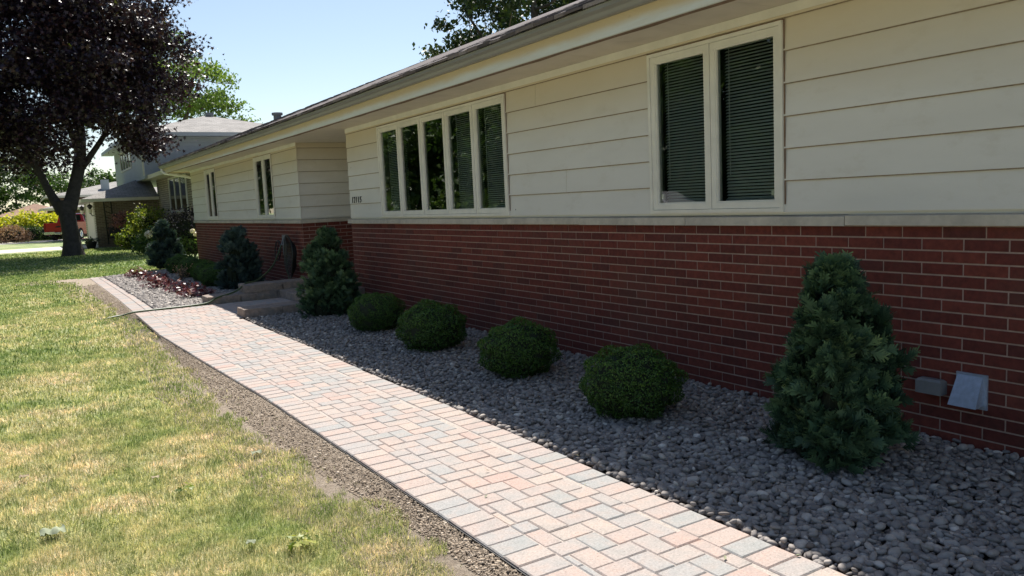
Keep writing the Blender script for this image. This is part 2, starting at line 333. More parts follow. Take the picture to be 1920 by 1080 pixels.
class MB:
    def __init__(s): s.v = []; s.f = []; s.r = []
    def add(s, vs, fs, r=.5):
        n = len(s.v); s.v += [tuple(v) for v in vs]; s.f += [tuple(i+n for i in f) for f in fs]; s.r += [r]*len(vs)
    def box(s, x0, x1, y0, y1, z0, z1, r=.5):
        s.add([(x0, y0, z0), (x1, y0, z0), (x1, y1, z0), (x0, y1, z0), (x0, y0, z1), (x1, y0, z1), (x1, y1, z1), (x0, y1, z1)],
              [(0, 3, 2, 1), (4, 5, 6, 7), (0, 1, 5, 4), (1, 2, 6, 5), (2, 3, 7, 6), (3, 0, 4, 7)], r)
    def bev(s, x0, x1, y0, y1, z0, z1, b, r=.5, mat4=None):
        """box with chamfered top edge and vertical edges left square"""
        vs = [(x0, y0, z0), (x1, y0, z0), (x1, y1, z0), (x0, y1, z0),
              (x0, y0, z1-b), (x1, y0, z1-b), (x1, y1, z1-b), (x0, y1, z1-b),
              (x0+b, y0+b, z1), (x1-b, y0+b, z1), (x1-b, y1-b, z1), (x0+b, y1-b, z1)]
        if mat4 is not None: vs = [tuple(mat4 @ Vector(v)) for v in vs]
        fs = [(0, 3, 2, 1), (8, 9, 10, 11)]
        for i in range(4):
            j = (i+1) % 4; fs += [(i, j, 4+j, 4+i), (4+i, 4+j, 8+j, 8+i)]
        s.add(vs, fs, r)
    def prism(s, prof, axis, a, b, r=.5):
        """prof: list of 2D points in the plane across `axis`; extruded from a to b"""
        def P(p, t):
            if axis == 'y': return (p[0], t, p[1])
            if axis == 'x': return (t, p[0], p[1])
            return (p[0], p[1], t)
        n = len(prof)
        vs = [P(p, a) for p in prof] + [P(p, b) for p in prof]
        fs = [tuple(range(n))[::-1], tuple(range(n, 2*n))]
        for i in range(n): fs.append((i, (i+1) % n, n+(i+1) % n, n+i))
        s.add(vs, fs, r)
    def tube(s, pts, rad, n=8, r=.5, caps=True):
        pts = [Vector(p) for p in pts]; rads = rad if isinstance(rad, (list, tuple)) else [rad]*len(pts)
        base = len(s.v); up = Vector((0, 0, 1)); prev = None
        for i, p in enumerate(pts):
            t = (pts[min(i+1, len(pts)-1)]-pts[max(i-1, 0)]).normalized()
            if prev is None:
                a = t.cross(up if abs(t.z) < .95 else Vector((1, 0, 0))).normalized()
            else:
                a = (prev-t*prev.dot(t)).normalized()
            prev = a; b = t.cross(a)
            for k in range(n):
                w = 2*PI*k/n; s.v.append(tuple(p+(a*math.cos(w)+b*math.sin(w))*rads[i])); s.r.append(r)
        for i in range(len(pts)-1):
            for k in range(n):
                k2 = (k+1) % n; A = base+i*n
                s.f.append((A+k, A+k2, A+n+k2, A+n+k))
        if caps:
            s.f.append(tuple(base+k for k in range(n))[::-1]); s.f.append(tuple(base+(len(pts)-1)*n+k for k in range(n)))
    def lathe(s, prof, c, axis='z', n=20, r=.5):
        base = len(s.v)
        for (rr, h) in prof:
            for k in range(n):
                w = 2*PI*k/n; a, b = rr*math.cos(w), rr*math.sin(w)
                if axis == 'z': v = (c[0]+a, c[1]+b, c[2]+h)
                elif axis == 'x': v = (c[0]+h, c[1]+a, c[2]+b)
                else: v = (c[0]+a, c[1]+h, c[2]+b)
                s.v.append(v); s.r.append(r)
        m = len(prof)
        for i in range(m-1):
            for k in range(n):
                k2 = (k+1) % n; s.f.append((base+i*n+k, base+i*n+k2, base+(i+1)*n+k2, base+(i+1)*n+k))
        s.f.append(tuple(base+k for k in range(n))[::-1]); s.f.append(tuple(base+(m-1)*n+k for k in range(n)))
    def build(s, name, m=None, parent=None, smooth=False, fixn=True):
        me = bpy.data.meshes.new(name); me.from_pydata(s.v, [], s.f)
        set_attr(me, s.r)
        if fixn:
            bm = bmesh.new(); bm.from_mesh(me); bmesh.ops.recalc_face_normals(bm, faces=bm.faces); bm.to_mesh(me); bm.free()
        o = link(name, me, m, parent)
        if smooth:
            me.shade_smooth() if hasattr(me, 'shade_smooth') else None
            try: me.set_sharp_from_angle(angle=math.radians(35))
            except Exception: pass
        return o
def struct(o): o['kind'] = 'structure'; return o

# value noise on the python side
_g = R.random((64, 64))
def vnoise(x, y, s):
    x = np.asarray(x)*s; y = np.asarray(y)*s
    xi = np.floor(x).astype(int); yi = np.floor(y).astype(int); fx = x-xi; fy = y-yi
    fx = fx*fx*(3-2*fx); fy = fy*fy*(3-2*fy)
    g = lambda a, b: _g[a % 64, b % 64]
    return (g(xi, yi)*(1-fx)+g(xi+1, yi)*fx)*(1-fy)+(g(xi, yi+1)*(1-fx)+g(xi+1, yi+1)*fx)*fy

def rise(y):                       # eaves climb very slightly towards the far end
    return .07*min(1, max(0, (y-12)/12))

# ------------------------------------------------------------------ camera, world, sun
cam = bpy.data.cameras.new('camera'); co = bpy.data.objects.new('camera', cam); COL.objects.link(co)
cam.sensor_width = 36; cam.lens = 1482.2748/1920*36; cam.clip_end = 2000; cam.clip_start = .05
fw = Vector((0.52234687, 0.84540722, -0.11153648)); rt = Vector((0.84706934, -0.52946999, -0.04620671)); up = Vector((0.0981187, 0.0703432, 0.99268553))
co.matrix_world = Matrix(((rt.x, up.x, -fw.x, 0), (rt.y, up.y, -fw.y, 0), (rt.z, up.z, -fw.z, H), (0, 0, 0, 1)))
scene.camera = co
SUN = Vector((.362, .62, 1.0)).normalized()
el = math.asin(SUN.z); az = math.atan2(SUN.x, SUN.y)
w = bpy.data.worlds.new('World'); scene.world = w; w.use_nodes = True
bg = w.node_tree.nodes['Background']; sk = w.node_tree.nodes.new('ShaderNodeTexSky')
sk.sky_type = 'NISHITA'; sk.sun_disc = False; sk.sun_elevation = el; sk.sun_rotation = az
sk.altitude = 200; sk.air_density = 1.0; sk.dust_density = .7; sk.ozone_density = .25
w.node_tree.links.new(sk.outputs[0], bg.inputs[0]); bg.inputs[1].default_value = .083
sl = bpy.data.lights.new('sun', 'SUN'); sl.energy = 5.0; sl.angle = math.radians(.53); sl.color = (1, .95, .87)
so = bpy.data.objects.new('sun', sl); COL.objects.link(so); so.rotation_euler = SUN.to_track_quat('Z', 'Y').to_euler(); so.location = (10, 20, 30)
scene.view_settings.view_transform = 'Standard'; scene.view_settings.look = 'None'; scene.view_settings.exposure = .72; scene.view_settings.gamma = 1
scene.render.engine = 'CYCLES'
scene.cycles.max_bounces = 6; scene.cycles.transparent_max_bounces = 8; scene.cycles.diffuse_bounces = 4

#@GROUND
# ------------------------------------------------------------------ ground
def xl(y):  # outer left edge of the path
    return float(np.interp(y, [0, 2.7, 4.6, 6.2, 8, 10.5, 13.2, 15.8, 22], [1.56, 1.556, 1.535, 1.515, 1.44, 1.352, 1.38, 1.405, 1.386]))
def xg(y):  # where the turf ends and bare soil begins
    return np.interp(y, [0, 2, 3, 3.6, 4.2, 4.8, 6, 7.5, 9.5, 10.3, 11, 12.5, 13.2, 16, 20, 21.5, 22.5, 24], [1.44, 1.48, 1.47, 1.42, 1.36, 1.31, 1.28, 1.28, 1.32, 1.38, 1.44, 1.42, 1.26, 1.20, 1.12, .95, .6, 9])
g = MB()
g.add([(-250, -60, -.04), (250, -60, -.04), (250, 420, -.04), (-250, 420, -.04)], [(0, 1, 2, 3)])
struct(g.build('lawn', M['lawn']))
def strip(name, left, right, ys, z, m, lift=0):
    V = []; F = []
    for y in ys: V += [(left(y), y, z), (left(y)+(.46 if lift else .14), y, z+lift*.12), (right(y), y, z+lift)]
    for i in range(len(ys)-1): F += [(3*i, 3*i+1, 3*i+4, 3*i+3), (3*i+1, 3*i+2, 3*i+5, 3*i+4)]
    me = arr_mesh(name, V, F); return struct(link(name, me, m))
ys = list(np.arange(0, 22.3, .1))
strip('soil_verge', lambda y: xg(y)+.10*(float(vnoise(y, 3.1, 2.3))-.5)+.05*(float(vnoise(y, 9.1, 9))-.5)-.42, lambda y: xl(y)+.004, ys, -.0385, M['soil'], .028)
strip('soil_patch', lambda y: -.35+.9*abs(y-22.2), lambda y: 1.15, list(np.arange(21.6, 22.9, .1)), -.033, M['soil'])
# planting bed base under the stones (one sheet from path to wall)
b = MB(); b.add([(2.40, -1, -.032), (5.6, -1, -.032), (5.6, 11.3, -.032), (2.40, 11.3, -.032)], [(0, 1, 2, 3)])
struct(b.build('planting_bed', M['bedbase'])); b = MB(); b.add([(1.5, 13.4, -.032), (5.6, 13.4, -.032), (5.6, 24.5, -.032), (3.9, 23.4, -.032), (1.5, 22.1, -.032)], [(0, 1, 2, 3, 4)])
struct(b.build('planting_bed', M['bedbase_lit']))
# neighbours' drives and sidewalk
b = MB(); b.add([(-40, 46.2, -.036), (3.44, 46.2, -.036), (3.44, 51.8, -.036), (-40, 51.8, -.036)], [(0, 1, 2, 3)])
b.add([(-40, 61.5, -.036), (14, 66.5, -.036), (14, 72.5, -.036), (-40, 66, -.036)], [(0, 1, 2, 3)])
struct(b.build('driveway', M['concrete']))
b = MB(); b.add([(-17, -60, -.036), (-9.5, -60, -.036), (-9.5, 420, -.036), (-17, 420, -.036)], [(0, 1, 2, 3)])
struct(b.build('road', M['asphalt']))
b = MB(); b.add([(4.3, 41.5, -.035), (4.6, 44.0, -.035), (6.2, 44.4, -.035), (6.4, 33, -.035), (5.6, 33, -.035), (5.7, 40.5, -.035)], [(0, 1, 2, 3, 4, 5)])
struct(b.build('garden_path', M['concrete']))

# --- paver walkway
b = MB()
def paver(x0, x1, y0, y1, r=None, g_=.0012):
    if x1-x0 < .034 or y1-y0 < .034: return
    r = random.random() if r is None else r
    dz = random.uniform(-.0018, .0018); j = .0012
    x0 += g_+random.uniform(0, j); x1 -= g_+random.uniform(0, j); y0 += g_+random.uniform(0, j); y1 -= g_+random.uniform(0, j)
    cx, cy = (x0+x1)/2, (y0+y1)/2
    T = Matrix.Translation((cx, cy, dz)) @ Matrix.Rotation(random.gauss(0, .004), 4, 'X') @ Matrix.Rotation(random.gauss(0, .004), 4, 'Y') @ Matrix.Rotation(random.gauss(0, .009), 4, 'Z')
    b.bev(x0-cx, x1-cx, y0-cy, y1-cy, -.05, 0, .0055, r, T)
U = .1195; BWD = .188
y = .3
while y < 13.1:
    paver(xl(y+.05), xl(y+.05)+BWD, y, y+U)
    y += U
y = .3
while y < 11.0:
    wv = .008*math.sin(y*1.7)
    paver(2.312+wv, 2.50+wv+random.uniform(-.006, .006), y, y+U)
    y += U
def region(xc, yc):
    """x range allowed for the field at yc"""
    if yc < 11.1: return xl(yc)+BWD, 2.31
    return xl(yc)+BWD, 3.62
PA, PB = .168, .112
for m0 in range(-60, 130):
    for n0 in range(-60, 60):
      ox, oy = m0*PB+n0*(PA+PB)+1.5, m0*PB+n0*(PB-PA)+.3
      if not (.9 < ox < 3.9 and -.2 < oy < 13.6): continue
      for bx in ((ox, ox+PA, oy, oy+PB), (ox+PA, ox+PA+PB, oy+PB-PA, oy+PB)):
        x0, x1, y0, y1 = bx
        if y1 < .3: continue
        if y1 > 13.22: y1 = 13.22
        if y0 < 11.1 < y1:
            lo, hi = region(0, 11.0)
        else: lo, hi = region(0, (y0+y1)/2)
        if y0 > 11.05 and y1 < 11.62 and (x0+x1)/2 > 2.45: continue
        x0 = max(x0, lo); x1 = min(x1, hi)
        if x1-x0 > .022 and y1-y0 > .022: paver(x0, x1, y0, y1)
# border strips round the far bed
y = 13.25
while y < 21.9:
    paver(xl(y), xl(y)+BWD, y, y+U); y += U
y = 13.25
while y < 21.7:
    paver(xl(y)+.191, xl(y)+.303, y, y+.168); y += .168
x = 1.39
while x < 4.2:
    yy = 21.9+(x-1.39)*.55; paver(x, x+U, yy, yy+.2); x += U
walk = b.build('walkway', M['paver'], fixn=False); struct(walk)
b = MB()
b.add([(xl(v)+.004, v, -.0055) for v in (0.3, 2.7, 4.6, 6.2, 8, 10.5, 11.3, 13.2)] + [(3.6, 13.2, -.0055), (3.6, 11.5, -.0055), (2.46, 11.2, -.0055), (2.48, .3, -.0055)], [tuple(range(12))[::-1]])
struct(b.build('walkway_sand', M['sand']))
# black plastic edging beside the pavers
b = MB(); pts = [(xl(v)-.008, v) for v in np.arange(.3, 13.2, .3)]
for (xa, ya), (xb, yb) in zip(pts[:-1], pts[1:]):
    b.add([(xa-.001, ya, -.04), (xa-.001, ya, -.006), (xb-.001, yb, -.006), (xb-.001, yb, -.04), (xa+.002, ya, -.04), (xa+.002, ya, -.006), (xb+.002, yb, -.006), (xb+.002, yb, -.04)],
          [(0, 1, 2, 3), (7, 6, 5, 4), (1, 5, 6, 2)])
tag(b.build('edge_restraint', M['black']), 'thin black plastic edging strip along the lawn side of the paver path', 'edging')

# --- pebbles
def ico(sub):
    bm = bmesh.new(); bmesh.ops.create_icosphere(bm, subdivisions=sub, radius=1)
    V = np.array([v.co[:] for v in bm.verts]); F = np.array([[v.index for v in f.verts] for f in bm.faces]); bm.free(); return V, F
ICO1, ICO2 = ico(1), ico(2)
def rotmats(n, tilt=.5, rng=R):
    a = rng.random(n)*2*PI; t = rng.normal(0, tilt, n); u = rng.normal(0, tilt, n)
    ca, sa, ct, st, cu, su = np.cos(a), np.sin(a), np.cos(t), np.sin(t), np.cos(u), np.sin(u)
    Z = np.zeros(n); O = np.ones(n)
    Rz = np.array([[ca, -sa, Z], [sa, ca, Z], [Z, Z, O]]).transpose(2, 0, 1)
    Rx = np.array([[O, Z, Z], [Z, ct, -st], [Z, st, ct]]).transpose(2, 0, 1)
    Ry = np.array([[cu, Z, su], [Z, O, Z], [-su, Z, cu]]).transpose(2, 0, 1)
    return Rz @ Rx @ Ry
def pebbles(P, base, size, rng=R):
    n = len(P); V, F = base
    s = size[:, None]*np.stack([rng.uniform(.95, 1.35, n), rng.uniform(.65, .95, n), rng.uniform(.42, .68, n)], 1)
    W = V[None]*s[:, None, :]
    W = W*(1+.14*np.sin(3*V[None, :, 0]+rng.random((n, 1))*6)[..., None]*np.cos(2.3*V[None, :, 1]+rng.random((n, 1))*6)[..., None])
    Rm = rotmats(n, .28, rng)
    W = np.einsum('nij,nvj->nvi', Rm, W)+P[:, None, :]
    FF = F[None]+(np.arange(n)*len(V))[:, None, None]
    r = np.repeat(np.clip(rng.normal(.48, .22, n), 0, 1), len(V))
    return W.reshape(-1, 3), FF.reshape(-1, 3), r
def scatter(x0, x1, y0, y1, dens, keep=None):
    n = int((x1-x0)*(y1-y0)*dens)
    # jittered grid for an even, packed cover
    a = (x1-x0)*(y1-y0); c = math.sqrt(1/dens); nx = max(1, int((x1-x0)/c)); ny = max(1, int((y1-y0)/c))
    X, Y = np.meshgrid(np.arange(nx)*(x1-x0)/nx, np.arange(ny)*(y1-y0)/ny)
    X = x0+X.ravel()+R.random(X.size)*c*1.25; Y = y0+Y.ravel()+R.random(Y.size)*c*1.25
    k = np.ones(len(X), bool) if keep is None else keep(X, Y)
    return X[k], Y[k]
def peb_obj(name, chunks, sm=.0200):
    Vs, Fs, Rs = [], [], []; off = 0
    for (X, Y, base, sc, z) in chunks:
        n = len(X); size = np.clip(R.normal(sm, sm*.24, n), sm*.5, sm*1.7)*sc
        P = np.stack([X, Y, z+R.normal(0, .006, n)+(size-sm)*.2], 1)
        V, F, r = pebbles(P, base, size); Vs.append(V); Fs.append(F+off); Rs.append(r); off += len(V)
    me = arr_mesh(name, np.concatenate(Vs), np.concatenate(Fs), np.concatenate(Rs))
    o = link(name, me, M['pebble'], smooth=True); return tag(o, kind='stuff')
ch = []
X, Y = scatter(2.52, 4.29, 1.0, 5.2, 1450); ch.append((X, Y, ICO2, 1, -.012))
X, Y = scatter(2.52, 4.29, 1.0, 5.2, 350); ch.append((X, Y, ICO2, .9, .006))
X, Y = scatter(2.52, 4.29, 5.2, 11.05, 1250); ch.append((X, Y, ICO1, 1.05, -.010))
X, Y = scatter(2.52, 4.29, 5.2, 11.05, 300); ch.append((X, Y, ICO1, .95, .006))
o = peb_obj('gravel', ch)
tag(o, 'grey river stones covering the shaded bed between path and red brick wall', 'gravel')
ch = []
X, Y = scatter(1.70, 4.29, 13.8, 23.4, 1150, lambda X, Y: (Y < 21.85+(X-1.39)*.55)); ch.append((X, Y, ICO1, 1.35, -.004))
X, Y = scatter(1.70, 2.6, 13.28, 13.8, 1250); ch.append((X, Y, ICO1, 1.2, -.008))
o = peb_obj('gravel', ch)
tag(o, 'pale river stones in the sunlit far bed beyond the entry steps', 'gravel')

# --- soil clods
ysr = 1.5+18.5*R.random(34000)**1.9
xa = xg(ysr)-.05; xb = np.array([xl(v) for v in ysr])-.012
xs = xa+(xb-xa)*R.random(len(ysr))
V, F, r = pebbles(np.stack([xs, ysr, -.034+.023*np.clip((xs-xa)/(xb-xa), 0, 1)], 1), ICO1, np.clip(R.lognormal(-5.75, .5, len(xs)), .0018, .011))
tag(link('soil_crumbs', arr_mesh('soil_crumbs', V, F, r), M['clod']), 'loose brown soil crumbs along the bare verge beside the pavers', 'soil', kind='stuff')

# --- grass blades
def blades(X, Y, hgt, wid, z0=-.038):
    n = len(X); a = R.random(n)*2*PI; lean = np.clip(np.abs(R.normal(.3, .85, n)), 0, 1.45); h = hgt*R.uniform(.5, 1.25, n)
    dx, dy = np.cos(a), np.sin(a); la = vnoise(X, Y, 7)*9+R.normal(0, 1.1, n)
    lx, ly = np.cos(la)*np.sin(lean)*h, np.sin(la)*np.sin(lean)*h; lz = np.cos(lean)*h
    w_ = wid*R.uniform(.6, 1.2, n)/2
    P = np.stack([X, Y, np.full(n, z0)], 1)
    A = P+np.stack([dx*w_, dy*w_, 0*w_], 1); B = P-np.stack([dx*w_, dy*w_, 0*w_], 1)
    m1 = P+np.stack([lx*.4, ly*.4, lz*.62], 1)
    C = m1-np.stack([dx*w_, dy*w_, 0*w_], 1)*.75; E_ = m1+np.stack([dx*w_, dy*w_, 0*w_], 1)*.75
    T = P+np.stack([lx*1.2, ly*1.2, lz], 1)
    V = np.stack([A, B, C, E_, T], 1).reshape(-1, 3)
    i = np.arange(n)[:, None]*5
    F = np.concatenate([i+np.array([[0, 1, 2]]), i+np.array([[0, 2, 3]]), i+np.array([[3, 2, 4]])])
    rr = np.clip(R.normal(.5, .26, n)+.5*(vnoise(X+9, Y+3, 12)-.5), 0, 1); dry = R.random(n) < .13; rr[dry] = R.uniform(.85, 1, dry.sum())
    return V, F, np.repeat(rr, 5)
Vs, Fs, Rs = [], [], []; off = 0
for (y0, y1, dens, hh, ww, xw) in ((1.8, 4.2, 24000, .032, .0030, -1.0), (4.2, 6.5, 12000, .035, .0046, -1.2), (6.5, 10, 4600, .036, .0075, -1.6), (10, 16, 1800, .040, .013, -2), (16, 26, 700, .045, .022, -3), (26, 44, 170, .05, .04, -4)):
    x1 = 1.45 if y0 < 16 else 4.8
    n = int((x1-xw)*(y1-y0)*dens); X = R.uniform(xw, x1, n); Y = R.uniform(y0, y1, n)
    thin = vnoise(X+5, Y, 3.2)*.5+vnoise(X, Y+7, 9)*.5
    edge = xg(Y)+.10*(vnoise(Y, 3.1+0*Y, 2.3)-.5)+.20*(vnoise(X*3, Y*3, 3)-.5)-.045
    k = (X < edge+.0) & ((thin > .17) | (R.random(n) < .45))
    k &= ~((X > edge-.10) & (R.random(n) < (X-edge+.10)*5))
    xlv = np.interp(Y, [0, 2.7, 4.6, 6.2, 8, 10.5, 13.2, 15.8, 22], [1.56, 1.556, 1.535, 1.515, 1.44, 1.352, 1.38, 1.405, 1.386])-.015
    k |= (X < xlv) & (R.random(n) < .018)
    k &= X < xlv+(Y > 22)*9
    if y1 > 20: k &= ~((Y > 21) & (Y < 24.5) & (X > 1.2) & (Y < 22.3+(X-1.39)*.55))
    if y0 >= 16: k &= ~((X > 1.3) & (Y < 21.9+.55*(X-1.39)+.2))
    V, F, r = blades(X[k], Y[k], hh, ww); Vs.append(V); Fs.append(F+off); Rs.append(r); off += len(V)
o = link('grass', arr_mesh('grass', np.concatenate(Vs), np.concatenate(Fs), np.concatenate(Rs)), M['blade'])
tag(o, 'patchy yellow and green lawn grass left of the path', 'grass', kind='stuff')

#@HOUSE
# ------------------------------------------------------------------ main house
house = empty('brick_house', (D, 8, 0), 'long low house of dark red brick below cream lap siding with white windows', 'house')
BW, BH, ZS = .2325, .0677, 1.198
Y0J = 11.507
YN, YC, YR, YF = -4.0, 11.50, 13.96, 23.92      # near end, corner, return, far end
DB = 5.80                                         # back wall of entry recess
bk = MB(); mo = MB()
def brick_run(axis, plane, sgn, a0, a1, zt, zb, first=0.0, par=0):
    """bricks on a vertical plane; sgn = outward direction"""
    nrow = int((zt-zb)/BH)+1; q = .0045
    for r_ in range(nrow):
        z1 = zt-r_*BH-q; z0 = zt-(r_+1)*BH+q
        if z0 < zb-.04: break
        s = first+(0 if (r_+par) % 2 == 0 else BW/2)
        k0 = int(math.floor((a0-s)/BW))-1
        x = s+k0*BW
        while x < a1:
            u0, u1 = max(x+q, a0), min(x+BW-q, a1)
            if u1-u0 > .012:
                t = .0035+random.uniform(-.0008, .0012); r = random.betavariate(3, 2.4)
                r = 1.0 if random.random() < .06 else min(r, .95)
                if axis == 'y':
                    bk.box(min(plane, plane+sgn*t), max(plane, plane+sgn*t), u0, u1, z0, z1, r)
                else:
                    bk.box(u0, u1, min(plane, plane+sgn*t), max(plane, plane+sgn*t), z0, z1, r)
            x += BW
brick_run('y', D, -1, YN, YC, ZS, -.02, first=Y0J % BW)
brick_run('y', D, -1, YR, YF, ZS, .0, first=(Y0J+.07) % BW)
brick_run('x', YR, -1, D+.002, DB, ZS, .0, first=D)
brick_run('x', YF, 1, D, 12, ZS, .0, first=D)
brick_run('x', YC, 1, D+.002, DB, ZS, .0, first=D)
bk.build('brick_facing', M['brick'], house, fixn=False)
# backing wall of mortar (solid walls)
mo.box(D+.0005, D+.2, YN, YC-.001, -.15, ZS+.01)
mo.box(D+.0005, D+.2, YR+.001, YF-.001, -.15, ZS+.01)
mo.box(D+.2, DB+.15, YR+.001, YR+.2, -.15, ZS+.01)
mo.box(D+.2, DB+.15, YC-.2, YC-.001, -.15, ZS+.01)
mo.box(D+.2, 13, YF-.2, YF-.001, -.15, ZS+.01)
mo.build('mortar_wall', M['mortar'], house)
# sill course of limestone slabs
s = MB()
def sill_run(y0, y1, cuts):
    e = [y0]+cuts+[y1]
    for a, c in zip(e[:-1], e[1:]):
        dz = random.uniform(-.003, .003)
        s.prism([(D-.045, ZS+.003+dz), (D-.042, ZS+.060+dz), (D+.0, ZS+.069+dz), (D+.1, ZS+.069+dz), (D+.1, ZS+.003+dz)], 'y', a+.003, c-.003, .5)
sill_run(YN, YC+.045, [-2.5, -.9, .6, 1.7, 3.02, 4.375, 5.7, 6.95, 7.9, 8.76, 9.6])
s.box(D+.1005, DB, YC-.1, YC+.045, ZS+.003, ZS+.066); s.build('stone_sill', M['sill'], house); s = MB()
sill_run(YR-.045, YF+.03, [15.6, 17.2, 18.9, 20.6, 22.3])
s.box(D+.1005, DB, YR-.045, YR+.1, ZS+.003, ZS+.066)
s.build('stone_sill', M['sill'], house)

# lap siding ---------------------------------------------------------
wins = [(3.477, 4.760, 1.288, 2.512, 2), (6.895, 10.222, 1.288, 2.512, 5), (15.56, 16.88, 1.288, 2.545, 2), (20.70, 21.96, 1.288, 2.565, 2)]
Z0S, EXP = 1.287, .2068
sd = MB()
def lap(axis, plane, sgn, a0, a1, z0, z1):
    """lap boards over a rectangle; each board thick at its foot"""
    for k in range(0, 8):
        b0, b1 = Z0S+k*EXP, Z0S+(k+1)*EXP
        c0, c1 = max(b0, z0), min(b1, z1)
        if c1-c0 < .004: continue
        th = lambda z: .019-.013*(z-b0)/EXP
        p0, p1 = plane+sgn*th(c0), plane+sgn*th(c1)
        rows = [(plane, c0), (p0, c0), (p0, c0+.002), (p1, c1), (plane, c1)]
        if axis == 'y': sd.prism(rows, 'y', a0, a1)
        else:
            n = len(rows); vs = [(a0, p, z) for p, z in rows]+[(a1, p, z) for p, z in rows]
            fs = [tuple(range(n))[::-1], tuple(range(n, 2*n))]+[(i, (i+1) % n, n+(i+1) % n, n+i) for i in range(n)]
            sd.add(vs, fs)
ZT = 2.60
def side_wall(a0, a1, ws):
    zt = ZT+rise((a0+a1)/2)+.01
    cur = a0
    for (y0, y1, z0, z1, n) in sorted(ws):
        lap('y', D-.006, -1, cur, y0, Z0S, zt)
        lap('y', D-.006, -1, y0, y1, z1, zt)
        cur = y1
    lap('y', D-.006, -1, cur, a1, Z0S, zt)
# thin foot flashing and board core behind the laps, with the window openings left open
def core(a0, a1, ws):
    cur = a0
    zt = 2.72
    for (y0, y1, z0, z1, n) in sorted(ws):
        sd.box(D-.0055, D+.12, cur, y0, ZS+.07, zt); sd.box(D-.0055, D+.12, y0, y1, z1, zt); sd.box(D-.0055, D+.12, y0, y1, ZS+.07, z0); cur = y1
    sd.box(D-.0055, D+.12, cur, a1, ZS+.07, zt)
side_wall(YN, 11.455, wins[:2]); lap('x', YC-.006, 1, D+.02, DB, Z0S, ZT+.06); core(YN, 11.45, wins[:2])
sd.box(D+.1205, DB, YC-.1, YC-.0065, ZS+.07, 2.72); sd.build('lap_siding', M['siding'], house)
sd = MB(); side_wall(YR-.02, YF, wins[2:]); lap('x', YR+.006, -1, D-.004, DB, Z0S, ZT+.06); lap('x', YF-.006, 1, D+.02, 12, Z0S, ZT+.09)
core(YR+.01, YF-.01, wins[2:]); sd.box(D+.1205, DB, YR+.0065, YR+.1, ZS+.07, 2.75); sd.box(D+.1205, 12, YF-.1, YF-.0065, ZS+.07, 2.75)
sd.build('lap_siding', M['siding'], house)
# brown strips colouring in the shadow line under each lap, with joint dirt
def shade_grime(a0, a1, ws):
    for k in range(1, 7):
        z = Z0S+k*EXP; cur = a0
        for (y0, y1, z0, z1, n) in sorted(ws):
            q = MB(); q.box(D-.0225, D-.014, cur, y0-.002, z-.0065, z-.0005); q.build('lap_shade_grime', M['shade_grime'], house); cur = y1+.002
        q = MB(); q.box(D-.0225, D-.014, cur, a1, z-.0065, z-.0005); q.build('lap_shade_grime', M['shade_grime'], house)
shade_grime(YN, 11.45, wins[:2]); shade_grime(YR, YF-.01, wins[2:])
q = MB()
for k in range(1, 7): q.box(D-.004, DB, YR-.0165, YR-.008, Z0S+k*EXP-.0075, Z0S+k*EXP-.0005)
q.build('lap_shade_grime', M['shade_grime'], house)
for k, yy in ((1, 5.9), (5, 6.35), (3, 19.2), (4, 17.4)):
    q = MB(); z = Z0S+k*EXP; q.prism([(D-.0262, z+.003), (D-.0245, z+.003), (D-.012, z+EXP-.002), (D-.0137, z+EXP-.002)], 'y', yy, yy+.0014); q.build('butt_joint', M['jointc'], house)
def frieze(a0, a1):
    n = max(1, int((a1-a0)/2)); 
    for i in range(n):
        u0, u1 = a0+(a1-a0)*i/n, a0+(a1-a0)*(i+1)/n; z = rise((u0+u1)/2)
        tr.box(D-.030, D-.0062, u0, u1, 2.545+z, 2.604+z)
tr = MB(); frieze(YR-.01, YF); tr.build('frieze_board', M['trim'], house)
tr = MB(); frieze(YN, 11.45)
# corner posts hidden behind lap ends
tr.box(D-.0062, D+.02, 11.4501, 11.462, ZS+.07, 2.62)
tr.build('frieze_board', M['trim'], house)
# recess back wall with entrance door
rb = MB(); rb.box(DB, DB+.15, YC, YR, -.1, 2.75); rb.build('recess_wall', M['siding'], house)
dr = MB(); dr.box(DB-.05, DB-.002, 12.25, 13.2, .32, 2.4); dr.box(DB-.065, DB-.051, 12.35, 13.1, .5, 1.2); dr.box(DB-.065, DB-.051, 12.35, 13.1, 1.35, 2.25)
door = dr.build('door', M['cream'], house)
dh = MB(); dh.tube([(DB-.06, 12.36, 1.3), (DB-.12, 12.36, 1.3), (DB-.12, 12.46, 1.3)], .012); dh.build('door_handle', M['chrome'], door)

